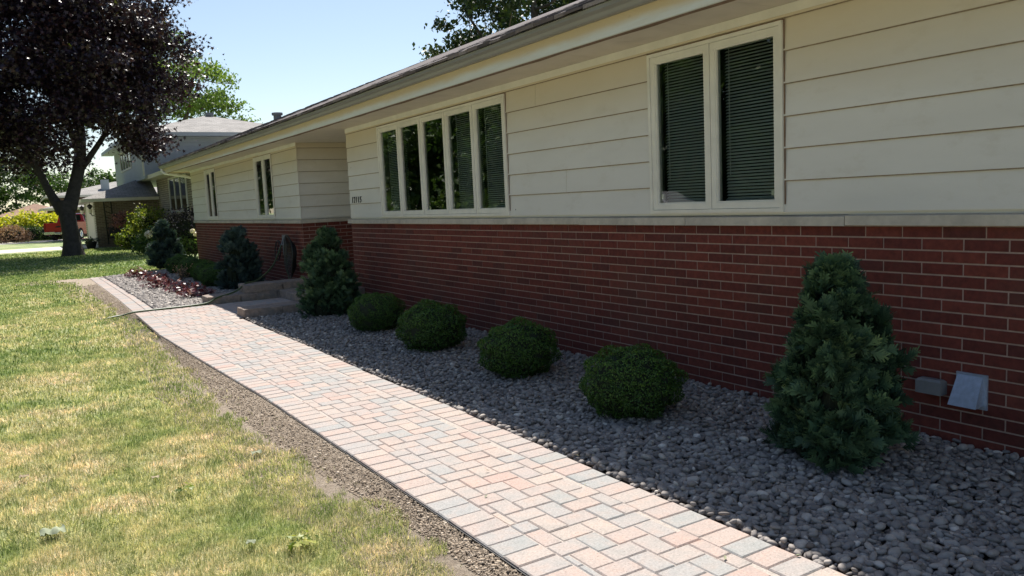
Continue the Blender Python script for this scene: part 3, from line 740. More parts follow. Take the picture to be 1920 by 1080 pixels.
# windows -------------------------------------------------------------
def ring(mb, y0, y1, z0, z1, wd, x0, x1):
    mb.box(x0, x1, y0, y1, z0, z0+wd); mb.box(x0, x1, y0, y1, z1-wd, z1)
    mb.box(x0, x1, y0, y0+wd, z0+wd, z1-wd); mb.box(x0, x1, y1-wd, y1, z0+wd, z1-wd)
def window(y0, y1, z0, z1, n, blinds, blind_z=None):
    f = MB()
    ring(f, y0+.001, y1-.001, z0+.001, z1-.001, .026, D-.040, D+.07)
    ws = (y1-y0-.052+.012)/n; panes = []
    for i in range(n):
        a = y0+.026+i*ws; c = a+ws-.012
        ring(f, a+.003, c-.003, z0+.029, z1-.029, .044, D-.030, D+.03)
        ring(f, a+.047, c-.047, z0+.073, z1-.073, .010, D-.022, D+.02)
        if i < n-1: f.box(D-.036, D+.06, c+.0005, c+.0115, z0+.027, z1-.027)
        panes.append((a+.057, c-.057))
    fr = f.build('window', M['trim'], house)
    dg = MB(); dg.box(D-.0245, D-.0235, y0-.012, y0, z0+.05, z1+.004); dg.box(D-.0315, D-.0305, y0-.006, y1+.006, z1, z1+.009); dg.build('caulk_gap', M['darkgap'], fr)
    for i, (a, c) in enumerate(panes):
        p = MB(); p.add([(D-.006, a-.003, z0+.08), (D-.006, c+.003, z0+.08), (D-.006, c+.003, z1-.08), (D-.006, a-.003, z1-.08)], [(3, 2, 1, 0)])
        p.build('pane', M['glass'], fr, fixn=False)
        if i in blinds:
            bl = MB(); z = z0+.10; ya, yc = a-.03, c+.03
            off = 0 if n == 2 else .0
            while z < z1-.06:
                bl.add([(D+.092, ya, z-.006), (D+.092, yc, z-.006), (D+.112, yc, z+.009), (D+.112, ya, z+.009)], [(0, 1, 2, 3)])
                z += .0225
            bl.box(D+.085, D+.12, ya, yc, z0+.074, z0+.09); bl.box(D+.085, D+.12, ya, yc, z1-.06, z1-.035)
            bl.tube([(D+.083, c-.02, z1-.06), (D+.083, c-.02, z0+.25)], .003, 6)
            bl.build('blind', M['blind'], fr, fixn=False)
        lk = MB(); lk.box(D-.004, D+.01, c-.04 if i % 2 else a+.012, c-.012 if i % 2 else a+.04, z0+.11, z0+.15); lk.build('sash_latch', M['trim'], fr)
    return fr
window(*wins[0], blinds={0, 1})
big = window(*wins[1], blinds={0, 1, 4})
window(*wins[2], blinds=set()); window(*wins[3], blinds=set())
# rooms behind the glass
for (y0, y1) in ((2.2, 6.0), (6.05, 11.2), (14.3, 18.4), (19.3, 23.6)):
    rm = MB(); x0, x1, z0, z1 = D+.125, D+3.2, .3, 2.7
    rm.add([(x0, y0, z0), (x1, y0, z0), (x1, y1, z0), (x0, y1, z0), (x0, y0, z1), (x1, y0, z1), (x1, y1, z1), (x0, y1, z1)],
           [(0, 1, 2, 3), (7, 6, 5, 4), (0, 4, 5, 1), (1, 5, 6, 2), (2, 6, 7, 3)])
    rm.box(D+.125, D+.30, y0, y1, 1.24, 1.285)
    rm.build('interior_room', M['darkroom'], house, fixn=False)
# house number
num = MB()
for i, chh in enumerate('12115'):
    cu = bpy.data.curves.new('n', 'FONT'); cu.body = chh; cu.size = .128; cu.extrude = .004; cu.shear = .25; cu.align_x = 'CENTER'
    to = bpy.data.objects.new('n', cu); COL.objects.link(to)
    dg_ = bpy.context.evaluated_depsgraph_get(); me = bpy.data.meshes.new_from_object(to.evaluated_get(dg_))
    T = Matrix.Translation((D-.028, 11.335-i*.082, 1.508)) @ Matrix(((0, 0, -1, 0), (-1, 0, 0, 0), (0, 1, 0, 0), (0, 0, 0, 1)))
    me.transform(T)
    num = MB(); num.add([v.co[:] for v in me.vertices], [tuple(p.vertices) for p in me.polygons]); num.build('house_number', M['black'], house)
    bpy.data.objects.remove(to); bpy.data.curves.remove(cu)

# eaves ------------------------------------------------------------------
YE = 24.55
seg = list(np.arange(YN-1, YE, .61))+[YE]
fa = MB(); so_ = MB(); dk = MB(); gu = MB(); sg = MB()
for a, c in zip(seg[:-1], seg[1:]):
    z = rise((a+c)/2)
    so_.box(3.80, D-.0065, a+.002, c-.002, 2.606+z, 2.620+z)
for a, c in zip(seg[:-1:4], seg[4::4]+[YE]):
    pass
def ribbon(mb, prof, y0, y1, n=16):
    ysx = np.linspace(y0, y1, n)
    m = len(prof); base = len(mb.v)
    for yy in ysx:
        for (x, z) in prof: mb.v.append((x, yy, z+rise(yy))); mb.r.append(.5)
    for i in range(n-1):
        for k in range(m):
            k2 = (k+1) % m; mb.f.append((base+i*m+k, base+i*m+k2, base+(i+1)*m+k2, base+(i+1)*m+k))
    mb.f.append(tuple(base+k for k in range(m))[::-1]); mb.f.append(tuple(base+(n-1)*m+k for k in range(m)))
ribbon(fa, [(3.69, 2.572), (3.712, 2.572), (3.712, 2.80), (3.69, 2.80)], YN-1, YE)
fa.add([(3.6905, YE+.001, 2.572+.07), (12, YE+.001, 2.572+.07), (12, YE+.001, 2.80+.07), (3.6905, YE+.001, 2.80+.07)], [(0, 1, 2, 3)])
fa.build('fascia', M['fascia'], house)
ribbon(dk, [(3.7125, 2.5725), (3.780, 2.5745), (3.780, 2.66), (3.7125, 2.66)], YN-1, YE-.03, 240)
rr_ = random.Random(3)
for i in range(len(dk.v)):
    x, y_, z = dk.v[i]
    if x > 3.75: dk.v[i] = (x+.012*math.sin(y_*7.1)*math.cos(y_*2.3), y_, z)
dk.build('subfascia_board', M['darkgap'], house)
so_.box(3.775, D-.0065, YN-1, YF, 2.71, 2.72)
so_.box(D-.006, DB, YC+.02, YR-.02, 2.615, 2.63)
so_.add([(3.72, YF+.01, 2.68), (12, YF+.01, 2.68), (12, YE-.02, 2.68), (3.72, YE-.02, 2.68)], [(3, 2, 1, 0)])
so_.build('soffit', M['soffit'], house)
ribbon(gu, [(3.689, 2.700), (3.625, 2.690), (3.612, 2.700), (3.600, 2.722), (3.572, 2.738), (3.570, 2.764), (3.578, 2.764), (3.580, 2.745), (3.606, 2.73), (3.622, 2.706), (3.680, 2.712), (3.680, 2.79), (3.689, 2.79)], YN-1, YE+.08)
gu.box(3.575, 3.688, YE+.081, YE+.084, 2.765, 2.86)
gutter = gu.build('gutter', M['gutter'], house)
gl = MB(); ribbon(gl, [(3.566, 2.764), (3.566, 2.772), (3.582, 2.772), (3.582, 2.764)], YN-1, YE+.08); gl.build('gutter_lip', M['chrome'], gutter)
dsp = MB()
zz = rise(24)
dsp.tube([(3.63, 24.45, 2.70+zz), (3.63, 24.44, 2.62+zz), (3.68, 24.38, 2.56+zz), (4.22, 24.02, 2.44+zz), (4.34, 23.99, 2.38+zz), (4.36, 23.98, 2.2), (4.36, 23.98, .05)], .038, 10)
dsp.build('downspout', M['trim'], house, smooth=True)
# roof: stepped shingle courses on the street side, hip at the far end
rf = MB(); EX, EZ = 3.555, 2.775; RX, RZ = 9.0, 4.93; NP = 46
def hipY(t): return (YE+.06)-t*(YE+.06-18.4)
nrow = NP
for i in range(nrow):
    t0, t1 = i/nrow, (i+1)/nrow
    x0, x1 = EX+(RX-EX)*t0, EX+(RX-EX)*t1
    z0, z1 = EZ+(RZ-EZ)*t0, EZ+(RZ-EZ)*t1
    if i < 40:
        yy = YN-1+R.random()*.2
        ye = hipY((t0+t1)/2)
        while yy < ye:
            wd = random.choice([.13, .17, .21, .26, .3]); c = min(yy+wd, ye)
            th = .012 if random.random() < .5 else .024
            ra, rc = rise(yy), rise(c)
            r = random.random()
            dr_ = random.uniform(-.012, .012)
            rf.add([(x0-.012+dr_, yy, z0-.005+ra), (x0-.012+dr_, c, z0-.005+rc), (x0-.012+dr_, c, z0+th+rc), (x0-.012+dr_, yy, z0+th+ra), (x1+.01, c, z1+.006+rc), (x1+.01, yy, z1+.006+ra)],
                   [(0, 3, 2, 1), (3, 5, 4, 2), (0, 5, 3), (1, 2, 4)], r)
            yy = c+.003
roof = rf.build('roof', M['shingle_edge'], house, fixn=False)
rd = MB()
A = (EX+.01, YN-1, EZ-.003); Bv = (EX+.01, YE+.05, EZ+.067); C_ = (RX, 18.4, RZ+.06); E2 = (RX, YN-1, RZ-.003)
F2 = (2*RX-EX, YE+.05, EZ+.067); G2 = (2*RX-EX, YN-1, EZ-.003)
rd.add([A, Bv, C_, E2, F2, G2], [(0, 3, 2, 1), (1, 2, 4), (3, 5, 4, 2), (0, 1, 4, 5)])
rd.build('roof_deck', M['shingle'], house, fixn=False)
vp = MB(); vp.lathe([(.10, -.1), (.10, .10), (.14, .10), (.14, .16), (.0, .18)], (6.0, 20.9, 3.80), n=14); vp.build('roof_vent', M['greybox'], house)
# back and end walls
bw = MB(); bw.box(13.6, 13.8, YN, YF, -.1, 2.75); bw.box(D+.2, 13.6, YN, YN+.2, -.1, 2.75); bw.build('rear_wall', M['siding'], house)

# fixtures on the wall
v = MB(); v.box(D-.016, D-.0045, 2.18, 2.345, .215, .405); v.build('vent_collar', M['galv'], house)
v = MB(); v.add([(D-.018, 2.335, .392), (D-.018, 2.20, .392), (D-.095, 2.195, .235), (D-.095, 2.345, .235), (D-.021, 2.335, .392), (D-.021, 2.20, .392), (D-.099, 2.195, .233), (D-.099, 2.345, .233)], [(0, 1, 2, 3), (7, 6, 5, 4), (0, 4, 5, 1), (1, 5, 6, 2), (2, 6, 7, 3), (3, 7, 4, 0)])
v.add([(D-.017, 2.335, .39), (D-.095, 2.345, .235), (D-.07, 2.343, .232), (D-.017, 2.337, .24)], [(0, 1, 2, 3)])
v.add([(D-.017, 2.200, .39), (D-.095, 2.195, .235), (D-.07, 2.197, .232), (D-.017, 2.198, .24)], [(0, 1, 2, 3)])
v.build('dryer_vent', M['galv'], house)
v = MB(); v.bev(D-.07, D-.0045, 2.40, 2.545, .262, .345, .012); v.build('junction_box', M['greybox'], house)
# plush toys and cushions on the inner sill (things)
def blob(name, c, rads, m, label, cat, parent=None, seed=0):
    V, F = ICO2; V2 = V*np.array(rads)*(1+.12*np.sin(4*V[:, :1]+seed)*np.cos(3*V[:, 1:2]+seed))+np.array(c)
    return tag(link(name, arr_mesh(name, V2, F), m, parent, smooth=True), label, cat)
blob('cushion', (D+.2, 8.55, 1.315), (.09, .28, .055), M['plush'], 'cream cushion lying on the inner sill of the five-light window', 'cushion')
blob('stuffed_toy', (D+.2, 8.42, 1.42), (.07, .10, .085), noisy('grey_plush', (.25, .26, .2), .2, 20, 1, .4), 'round grey-green plush toy sitting on the cream cushion in the wide window', 'toy', seed=2)
blob('figurine', (D+.15, 16.05, 1.40), (.05, .16, .09), noisy('salmon_ceramic', (.6, .30, .20), .1, 20, .6, .1), 'salmon coloured rounded ornament behind the right light of the nearer narrow window', 'ornament')
blob('figurine', (D+.15, 16.5, 1.39), (.05, .14, .08), bpy.data.materials['salmon_ceramic'], 'salmon coloured rounded ornament behind the left light of the nearer narrow window', 'ornament', seed=1)

# entry steps --------------------------------------------------------------
def block(name, x0, x1, y0, y1, z0, z1, label, cat='wall block', group='tumbled blocks flanking the entry steps', seg_len=.42, rough=.010):
    m = MB()
    bm = bmesh.new(); r = random.Random(int((x0+y0)*1000))
    bmesh.ops.create_cube(bm, size=1)
    for v_ in bm.verts: v_.co = Vector((x0+(x1-x0)*(v_.co.x+.5), y0+(y1-y0)*(v_.co.y+.5), z0+(z1-z0)*(v_.co.z+.5)))
    bmesh.ops.bevel(bm, geom=bm.edges[:], offset=.014, segments=2, affect='EDGES', profile=.6)
    bmesh.ops.subdivide_edges(bm, edges=[e for e in bm.edges if e.calc_length() > .1], cuts=5, use_grid_fill=True)
    for v_ in bm.verts: v_.co += Vector((r.uniform(-1, 1), r.uniform(-1, 1), r.uniform(-1, 1)))*rough*.6
    me = bpy.data.meshes.new(name); bm.to_mesh(me); bm.free()
    o = link(name, me, M['block']); me.shade_smooth(); 
    try: me.set_sharp_from_angle(angle=math.radians(50))
    except Exception: pass
    return tag(o, label, cat, group)
block('wall_block', 2.53, 3.06, 11.12, 11.56, -.02, .112, 'sunlit-ended tumbled block at the near left corner of the entry steps')
block('wall_block', 3.065, 3.60, 11.12, 11.55, -.02, .112, 'shaded tumbled block behind the sunlit one on the near side of the steps')
block('wall_block', 2.47, 2.99, 13.30, 13.76, -.02, .112, 'sunlit-ended tumbled block where the hose crosses onto the far gravel bed')
block('wall_block', 2.995, 3.60, 13.31, 13.76, -.02, .112, 'lower tumbled block beneath the raised cap on the far side of the steps')
block('wall_block', 3.605, 4.29, 13.31, 13.76, -.02, .112, 'lower tumbled block nearest the brick wall on the far side of the steps')
block('wall_block', 3.07, 3.70, 13.33, 13.80, .114, .245, 'upper tumbled cap block with the hose lying across it')
block('wall_block', 3.705, 4.29, 13.33, 13.80, .114, .245, 'upper tumbled cap block ending against the brick wall')
block('wall_block', 3.605, 4.29, 11.12, 11.55, -.02, .112, 'lower tumbled block against the brick corner behind the near conifer')
block('wall_block', 3.35, 4.29, 11.10, 11.53, .114, .245, 'upper tumbled cap block behind the near conifer')
st = empty('entry_steps', (3.7, 12.4, 0), 'low entry steps of tumbled block risers with grey concrete treads', 'steps')
for (x0, z0, z1) in ((3.62, 0, .13), (4.20, .13, .26)):
    yb = 11.57
    for k in range(4):
        m_ = MB(); 
        m_.bev(x0, x0+.22, yb, yb+.42, z0-.02, z1, .012, .5); m_.build('riser_block', M['block'], st); yb += .425
t = MB(); t.box(3.845, 4.195, 11.57, 13.29, 0, .122); t.box(4.425, DB-.01, 11.57, 13.29, 0, .252); t.build('tread', M['tread'], st)

# hose reel and hose ----------------------------------------------------------
reel = empty('hose_hanger', (4.28, 14.8, .9), 'black wall hanger with loops of garden hose by the entry corner', 'hose hanger')
m_ = MB(); m_.tube([(4.285, 15.10, .95), (4.20, 15.02, .80), (4.12, 14.95, .66)], .014, 8); m_.tube([(4.285, 15.20, .80), (4.2, 15.02, .80), (4.285, 14.85, .80)], .012, 8)
m_.box(4.27, 4.296, 14.98, 15.2, .60, .98); m_.build('bracket', M['greybox'], reel)
m_ = MB()
ring_pts = [(4.20+.02*math.sin(a), 15.30+.19*math.cos(a), .68+.19*math.sin(a)) for a in np.linspace(0, 2*PI, 25)]
m_.tube(ring_pts, .012, 8, caps=False)
for a in (0, PI/3, 2*PI/3): m_.tube([(4.2, 15.3+.19*math.cos(a), .68+.19*math.sin(a)), (4.2, 15.3-.19*math.cos(a), .68-.19*math.sin(a))], .007, 6)
m_.build('handwheel', M['black'], reel)
m_ = MB()
for k in range(7):
    w0 = .12+.022*k; hh = .20+.028*k; x_ = 4.24-.018*k
    m_.tube([(x_+.01*math.sin(3*a), 14.38+w0*math.cos(a), .58+.05+hh*math.sin(a)*(1.0 if math.sin(a) > 0 else 1.15)) for a in np.linspace(0, 2*PI, 29)], .010, 8, caps=False)
m_.build('hose_coil', M['hose_k'], reel, smooth=True)
m_ = MB()
m_.tube([(4.25, 14.95, .60), (4.24, 14.9, .35), (4.2, 14.7, .18), (4.22, 14.6, .10)], .011, 8); m_.build('spare_hose_end', M['hose_g'], reel, smooth=True)
m_ = MB(); pts = [(4.16, 14.88, .80), (4.02, 14.70, .62), (3.85, 14.4, .47), (3.62, 14.05, .36), (3.36, 13.72, .275), (3.15, 13.55, .262), (2.98, 13.45, .17), (2.80, 13.36, .125), (2.62, 13.28, .10), (2.46, 13.24, .035), (2.2, 13.23, .018), (1.8, 13.20, .018), (1.4, 13.17, .016), (1.2, 13.14, -.012), (1.05, 13.10, -.022), (.92, 13.05, -.045)]
def smooth_pts(pts, n=6):
    P = [Vector(p) for p in pts]; out = []
    for i in range(len(P)-1):
        p0, p1, p2, p3 = P[max(i-1, 0)], P[i], P[i+1], P[min(i+2, len(P)-1)]
        for k in range(n):
            t = k/n; out.append(.5*((2*p1)+(-p0+p2)*t+(2*p0-5*p1+4*p2-p3)*t*t+(-p0+3*p1-3*p2+p3)*t**3))
    return out+[P[-1]]
m_.tube(smooth_pts(pts), .014, 8)
tag(m_.build('garden_hose', M['hose_g'], smooth=True), 'dark green hose running from the wall over the step block and across the path', 'hose')

#@PLANTS
# ------------------------------------------------------------------ foliage builders
def unit(n, rng=R):
    v = rng.normal(size=(n, 3)); return v/np.linalg.norm(v, axis=1, keepdims=True)
def leaf_mesh(name, P, N, size, aspect=.62, rnd=None, droop=0, rng=R):
    """folded rhombic leaves at P; N approx normals"""
    n = len(P); T = unit(n, rng); T = T-N*np.sum(T*N, 1, keepdims=True); T[:, 2] -= droop
    T /= np.linalg.norm(T, axis=1, keepdims=True)+1e-9; B = np.cross(N, T); B /= np.linalg.norm(B, axis=1, keepdims=True)+1e-9
    s = (size*rng.uniform(.65, 1.3, n))[:, None]
    a = P-T*s*.5; t = P+T*s*.5; l = P+B*s*aspect*.5+N*s*.12-T*s*.05; r = P-B*s*aspect*.5+N*s*.12-T*s*.05
    V = np.stack([a, r, t, l], 1).reshape(-1, 3); i = np.arange(n)[:, None]*4
    F = np.concatenate([i+np.array([[0, 1, 2]]), i+np.array([[0, 2, 3]])])
    if rnd is None: rnd = rng.random(n)
    return arr_mesh(name, V, F, np.repeat(rnd, 4))
def lobed_leaf_mesh(name, P, N, size, rnd, rng=R, droop=.3):
    """maple-like leaf: fan of five points"""
    n = len(P); T = unit(n, rng); T = T-N*np.sum(T*N, 1, keepdims=True); T[:, 2] -= droop
    T /= np.linalg.norm(T, axis=1, keepdims=True)+1e-9; B = np.cross(N, T); B /= np.linalg.norm(B, axis=1, keepdims=True)+1e-9
    s = (size*rng.uniform(.7, 1.25, n))[:, None]
    pts = [(0, 0), (.50, -.12), (.26, .16), (.52, .46), (.18, .40), (0, .82), (-.18, .40), (-.52, .46), (-.26, .16), (-.50, -.12)]
    V = np.stack([P+B*s*x+T*s*(y-.25)+N*s*(.18*abs(x)) for x, y in pts], 1).reshape(-1, 3)
    i = np.arange(n)[:, None]*10
    F = np.concatenate([i+np.array([q]) for q in ([0, 1, 2], [0, 2, 3], [0, 3, 4], [0, 4, 5], [0, 5, 6], [0, 6, 7], [0, 7, 8], [0, 8, 9])])
    return arr_mesh(name, V, F, np.repeat(rnd, 10))
def lump(rads, amp=.12, sub=3, seed=0, zmin=None):
    V, F = ico(sub); r = random.Random(seed); ph = [r.uniform(0, 6) for _ in range(6)]
    k = 1+amp*(np.sin(4*V[:, 0]+ph[0])*np.cos(3*V[:, 1]+ph[1])+.6*np.sin(6*V[:, 2]+ph[2]+3*V[:, 0]))
    V = V*k[:, None]*np.array(rads)
    if zmin is not None: V[:, 2] = np.maximum(V[:, 2], zmin)
    return V, F
def boxwood(name, loc, rx, ry, hz, label, group, n=11000, size=.017, proto=None, m='boxwood', rz=0, sc=1):
    root = empty(name, loc, label, 'shrub', group, rz); root.scale = (sc, sc, sc)
    if proto is None:
        zc = hz*.46; rzv = hz-zc
        V, F = lump((rx*.86, ry*.86, rzv*.86), .05, 3, 3); V[:, 2] += zc; V[:, 2] = np.maximum(V[:, 2], 0.0)
        c = bpy.data.objects.new('twig_core', arr_mesh('twig_core', V, F)); c.data.materials.append(M['core']); COL.objects.link(c); c.parent = root
        u = unit(n); a0 = R.random(4)*6; k = 1+.07*np.sin(5*u[:, 0]+a0[0])*np.cos(4*u[:, 1]+a0[1])+.055*np.sin(9*u[:, 2]+7*u[:, 0]+a0[2])+.045*np.sin(15*u[:, 1]+12*u[:, 2]+a0[3])
        dep = 1-np.abs(R.normal(0, .055, n))+np.where(R.random(n) < .04, R.uniform(0, .07, n), 0)
        P = u*np.array([rx, ry, rzv])*(k*dep)[:, None]; P[:, 2] += zc
        keep = P[:, 2] > .015; P, u2 = P[keep], u[keep]
        N = u2*.8+unit(len(P))*.75; N /= np.linalg.norm(N, axis=1, keepdims=True)
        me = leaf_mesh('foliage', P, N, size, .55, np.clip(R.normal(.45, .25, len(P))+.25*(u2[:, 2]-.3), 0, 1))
        me.materials.append(M[m]); f = bpy.data.objects.new('foliage', me); COL.objects.link(f); f.parent = root
        return root
    for ch_ in proto.children:
        q = ch_.copy(); COL.objects.link(q); q.parent = root
    return root
G1 = 'clipped round boxwoods in front of the brick wall'
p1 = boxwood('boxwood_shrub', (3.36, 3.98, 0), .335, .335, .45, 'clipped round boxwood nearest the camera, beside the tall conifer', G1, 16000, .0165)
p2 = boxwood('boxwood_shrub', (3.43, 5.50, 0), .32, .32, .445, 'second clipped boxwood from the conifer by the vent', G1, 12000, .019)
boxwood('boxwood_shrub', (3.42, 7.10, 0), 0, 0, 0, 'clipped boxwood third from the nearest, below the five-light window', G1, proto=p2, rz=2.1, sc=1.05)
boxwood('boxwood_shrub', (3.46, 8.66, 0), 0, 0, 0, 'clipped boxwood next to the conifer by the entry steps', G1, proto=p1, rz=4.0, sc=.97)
G2 = 'round shrubs crowding the far bed'
boxwood('boxwood_shrub', (3.34, 21.1, 0), 0, 0, 0, 'small round shrub tucked against the farthest dark conifer of the bed', G2, proto=p2, rz=1.0, sc=1.02)
boxwood('boxwood_shrub', (3.32, 19.35, 0), 0, 0, 0, 'second round shrub of the far bed, left of the bare twiggy plant', G2, proto=p1, rz=3.0, sc=1.05)
boxwood('boxwood_shrub', (3.36, 17.9, 0), 0, 0, 0, 'third round shrub of the far bed, behind the wine-red plants', G2, proto=p2, rz=5.0, sc=.98)
boxwood('boxwood_shrub', (3.26, 16.45, 0), 0, 0, 0, 'round shrub pressed against the left side of the middle conifer', G2, proto=p1, rz=.4, sc=1.0)

def spray_mesh(name, P, Dr, Up, L, rng=R, rnd=None, nl=6):
    """flat fan-shaped conifer sprays: axis with paired leaflets"""
    n = len(P); Dr = Dr/np.linalg.norm(Dr, axis=1, keepdims=True)
    B = np.cross(Dr, Up); B /= np.linalg.norm(B, axis=1, keepdims=True)+1e-9; Nn = np.cross(B, Dr)
    L = (L*rng.uniform(.65, 1.35, n))[:, None]; Vs = []; quads = []; nl = 7
    def q(a, b_, wa, wb, sd_):
        quads.append(1); Vs.extend([a-sd_*wa, a+sd_*wa, b_+sd_*wb, b_-sd_*wb])
    q(P, P+Dr*L, L*.045, L*.02, B)
    for k in range(nl):
        t = .12+.75*k/nl; ln = L*(.52*(1-.55*t))
        base = P+Dr*L*t-Nn*L*.10*t*t
        for sg_ in (1, -1):
            d = Dr*.72+B*sg_*.70-Nn*.12+rng.normal(0, .14, (n, 3))
            sdv = np.cross(d, Nn); sdv /= np.linalg.norm(sdv, axis=1, keepdims=True)+1e-9
            q(base, base+d*ln, L*.048, L*.030, sdv)
    m = len(quads); V = np.stack(Vs, 1).reshape(-1, 3)
    F = (np.arange(n*m)*4)[:, None]+np.array([[0, 1, 2, 3]])
    if rnd is None: rnd = rng.random(n)
    tt = np.array([.30, .30, 1.0, 1.0]+sum([[.30+.55*(.12+.75*k/nl)]*2+[.62+.55*(.12+.75*k/nl)]*2+[.30+.55*(.12+.75*k/nl)]*2+[.62+.55*(.12+.75*k/nl)]*2 for k in range(nl)], []))  # colour ramped from dark base to pale tip, painting in lit spray tips
    return arr_mesh(name, V, F, np.clip(rnd[:, None]*tt[None], 0, 1).ravel())
def conifer(name, loc, rad, h, label, n=2600, L=.10, m='conifer', seed=1, group='young conifers in the stone beds', squash=1.0, lobes=7, subs=((.5, -.3, .62, .70), (-.45, -.25, .58, .52)), k=30):
    rng = np.random.default_rng(seed); root = empty(name, loc, label, 'conifer', group)
    ph = rng.random(8)*6.28
    # layered tufts: a list of boughs, each a clump with its own sprays
    nb = int(n/k); kk = k; zt = rng.random(nb)**1.15; ang = rng.random(nb)*2*PI
    def prof(t):  # radius at height fraction
        return np.interp(t, [0, .10, .3, .5, .7, .86, .95, 1], [.72, .92, 1.0, .94, .72, .46, .26, .05])
    bz = .05*h+zt*h*.93; rr = prof(zt)*rad*(1+.16*np.sin(lobes*ang+ph[0]+4*zt)+.10*np.sin(3*ang+ph[1]))*np.where(rng.random(nb) < .16, rng.uniform(1.05, 1.26, nb), rng.uniform(.66, 1.06, nb))
    ctr = np.stack([np.cos(ang)*rr*.86, np.sin(ang)*rr*.86*squash, bz], 1)
    which = rng.choice(len(subs)+1, nb, p=np.array([1]+[s_[2]*s_[3] for s_ in subs])/(1+sum(s_[2]*s_[3] for s_ in subs)))
    for wi, (dx, dy, rs, hs) in enumerate(subs):
        s_ = which == wi+1; ctr[s_] = ctr[s_]*np.array([rs, rs, hs])+np.array([dx*rad, dy*rad, 0])
    P = []; Dv = []; rn = []
    for i in range(nb):
        k = kk; o = rng.normal(0, 1, (k, 3))*np.array([.042, .042, .032])*(rad/.35)*(1.15-.5*zt[i])
        p = ctr[i]+o; P.append(p)
        out = np.array([math.cos(ang[i])*.75, math.sin(ang[i])*.75, .55+.5*zt[i]])
        Dv.append(out*1.0+rng.normal(0, .42, (k, 3))+o*5)
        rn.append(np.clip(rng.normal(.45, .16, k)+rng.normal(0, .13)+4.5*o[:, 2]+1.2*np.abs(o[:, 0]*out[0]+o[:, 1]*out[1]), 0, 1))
    P = np.concatenate(P); Dv = np.concatenate(Dv); rn = np.concatenate(rn)
    k = P[:, 2] > .02; P, Dv, rn = P[k], Dv[k], rn[k]
    Up = np.stack([P[:, 0], P[:, 1], np.full(len(P), .12*rad)], 1)/rad+rng.normal(0, .35, (len(P), 3))
    me = spray_mesh('foliage', P, Dv, Up, L, rng, rn); me.materials.append(M[m]); f = bpy.data.objects.new('foliage', me); COL.objects.link(f); f.parent = root
    # inner twig core following the same profile
    mb = MB(); ts = np.linspace(0, .93, 9); nn = 16
    for t in ts:
        for a in np.linspace(0, 2*PI, nn, endpoint=False):
            r_ = float(prof(t))*rad*.52*(1+.16*math.sin(lobes*a+ph[0]+4*t)+.10*math.sin(3*a+ph[1])); mb.v.append((math.cos(a)*r_, math.sin(a)*r_*squash, .0+t*h*.93)); mb.r.append(.5)
    V0 = list(mb.v)
    for (dx, dy, rs, hs) in subs: mb.v += [(x*rs+dx*rad, y_*rs+dy*rad, z*hs) for x, y_, z in V0]; mb.r += [.5]*len(V0)
    for g0 in range(len(subs)+1):
        b0 = g0*len(V0)
        for i in range(len(ts)-1):
            for k_ in range(nn): mb.f.append((b0+i*nn+k_, b0+i*nn+(k_+1) % nn, b0+(i+1)*nn+(k_+1) % nn, b0+(i+1)*nn+k_))
        mb.f.append(tuple(range(b0+(len(ts)-1)*nn, b0+len(ts)*nn)))
    me2 = bpy.data.meshes.new('twig_core'); me2.from_pydata(mb.v, [], mb.f); me2.materials.append(M['core']); c = bpy.data.objects.new('twig_core', me2); COL.objects.link(c); c.parent = root
    tm = MB(); tm.tube([(0, 0, -.03), (0, 0, h*.5)], [.03, .015], 8); me3 = bpy.data.meshes.new('stem'); me3.from_pydata(tm.v, [], tm.f); me3.materials.append(M['bark2']); c = bpy.data.objects.new('stem', me3); COL.objects.link(c); c.parent = root
    return root
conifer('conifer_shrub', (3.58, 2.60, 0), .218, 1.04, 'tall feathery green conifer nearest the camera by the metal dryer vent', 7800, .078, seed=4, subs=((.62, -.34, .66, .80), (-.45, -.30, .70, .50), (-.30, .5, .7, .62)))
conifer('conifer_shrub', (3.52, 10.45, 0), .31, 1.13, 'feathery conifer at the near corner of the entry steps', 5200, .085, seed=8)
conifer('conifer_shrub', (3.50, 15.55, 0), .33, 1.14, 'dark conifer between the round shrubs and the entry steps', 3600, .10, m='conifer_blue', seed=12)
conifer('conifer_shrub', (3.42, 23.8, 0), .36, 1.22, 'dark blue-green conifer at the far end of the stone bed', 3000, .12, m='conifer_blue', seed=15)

# wine-red leafy clumps
def heuchera(loc, label, r=.25, n=60, seed=0):
    rng = np.random.default_rng(seed); root = empty('red_leaf_plant', loc, label, 'plant', 'wine-red leafy plants in the far bed')
    a = rng.random(n)*2*PI; rr = r*np.sqrt(rng.random(n)); z = .05+.22*rng.random(n)*(1.2-rr/r)
    P = np.stack([np.cos(a)*rr, np.sin(a)*rr, z], 1)
    N = np.stack([np.cos(a)*.5, np.sin(a)*.5, np.full(n, .8)], 1)+rng.normal(0, .35, (n, 3)); N /= np.linalg.norm(N, axis=1, keepdims=True)
    me = lobed_leaf_mesh('leaves', P, N, .068, rng.random(n), rng, .1); me.materials.append(M['redleaf']); o = bpy.data.objects.new('leaves', me); COL.objects.link(o); o.parent = root
    mb = MB()
    for p in P[::2]: mb.tube([(p[0]*.2, p[1]*.2, -.01), (p[0]*.7, p[1]*.7, p[2]*.7), tuple(p)], .003, 5)
    me = bpy.data.meshes.new('stalks'); me.from_pydata(mb.v, [], mb.f); me.materials.append(M['redleaf']); set_attr(me, [.2]*len(mb.v)); o = bpy.data.objects.new('stalks', me); COL.objects.link(o); o.parent = root
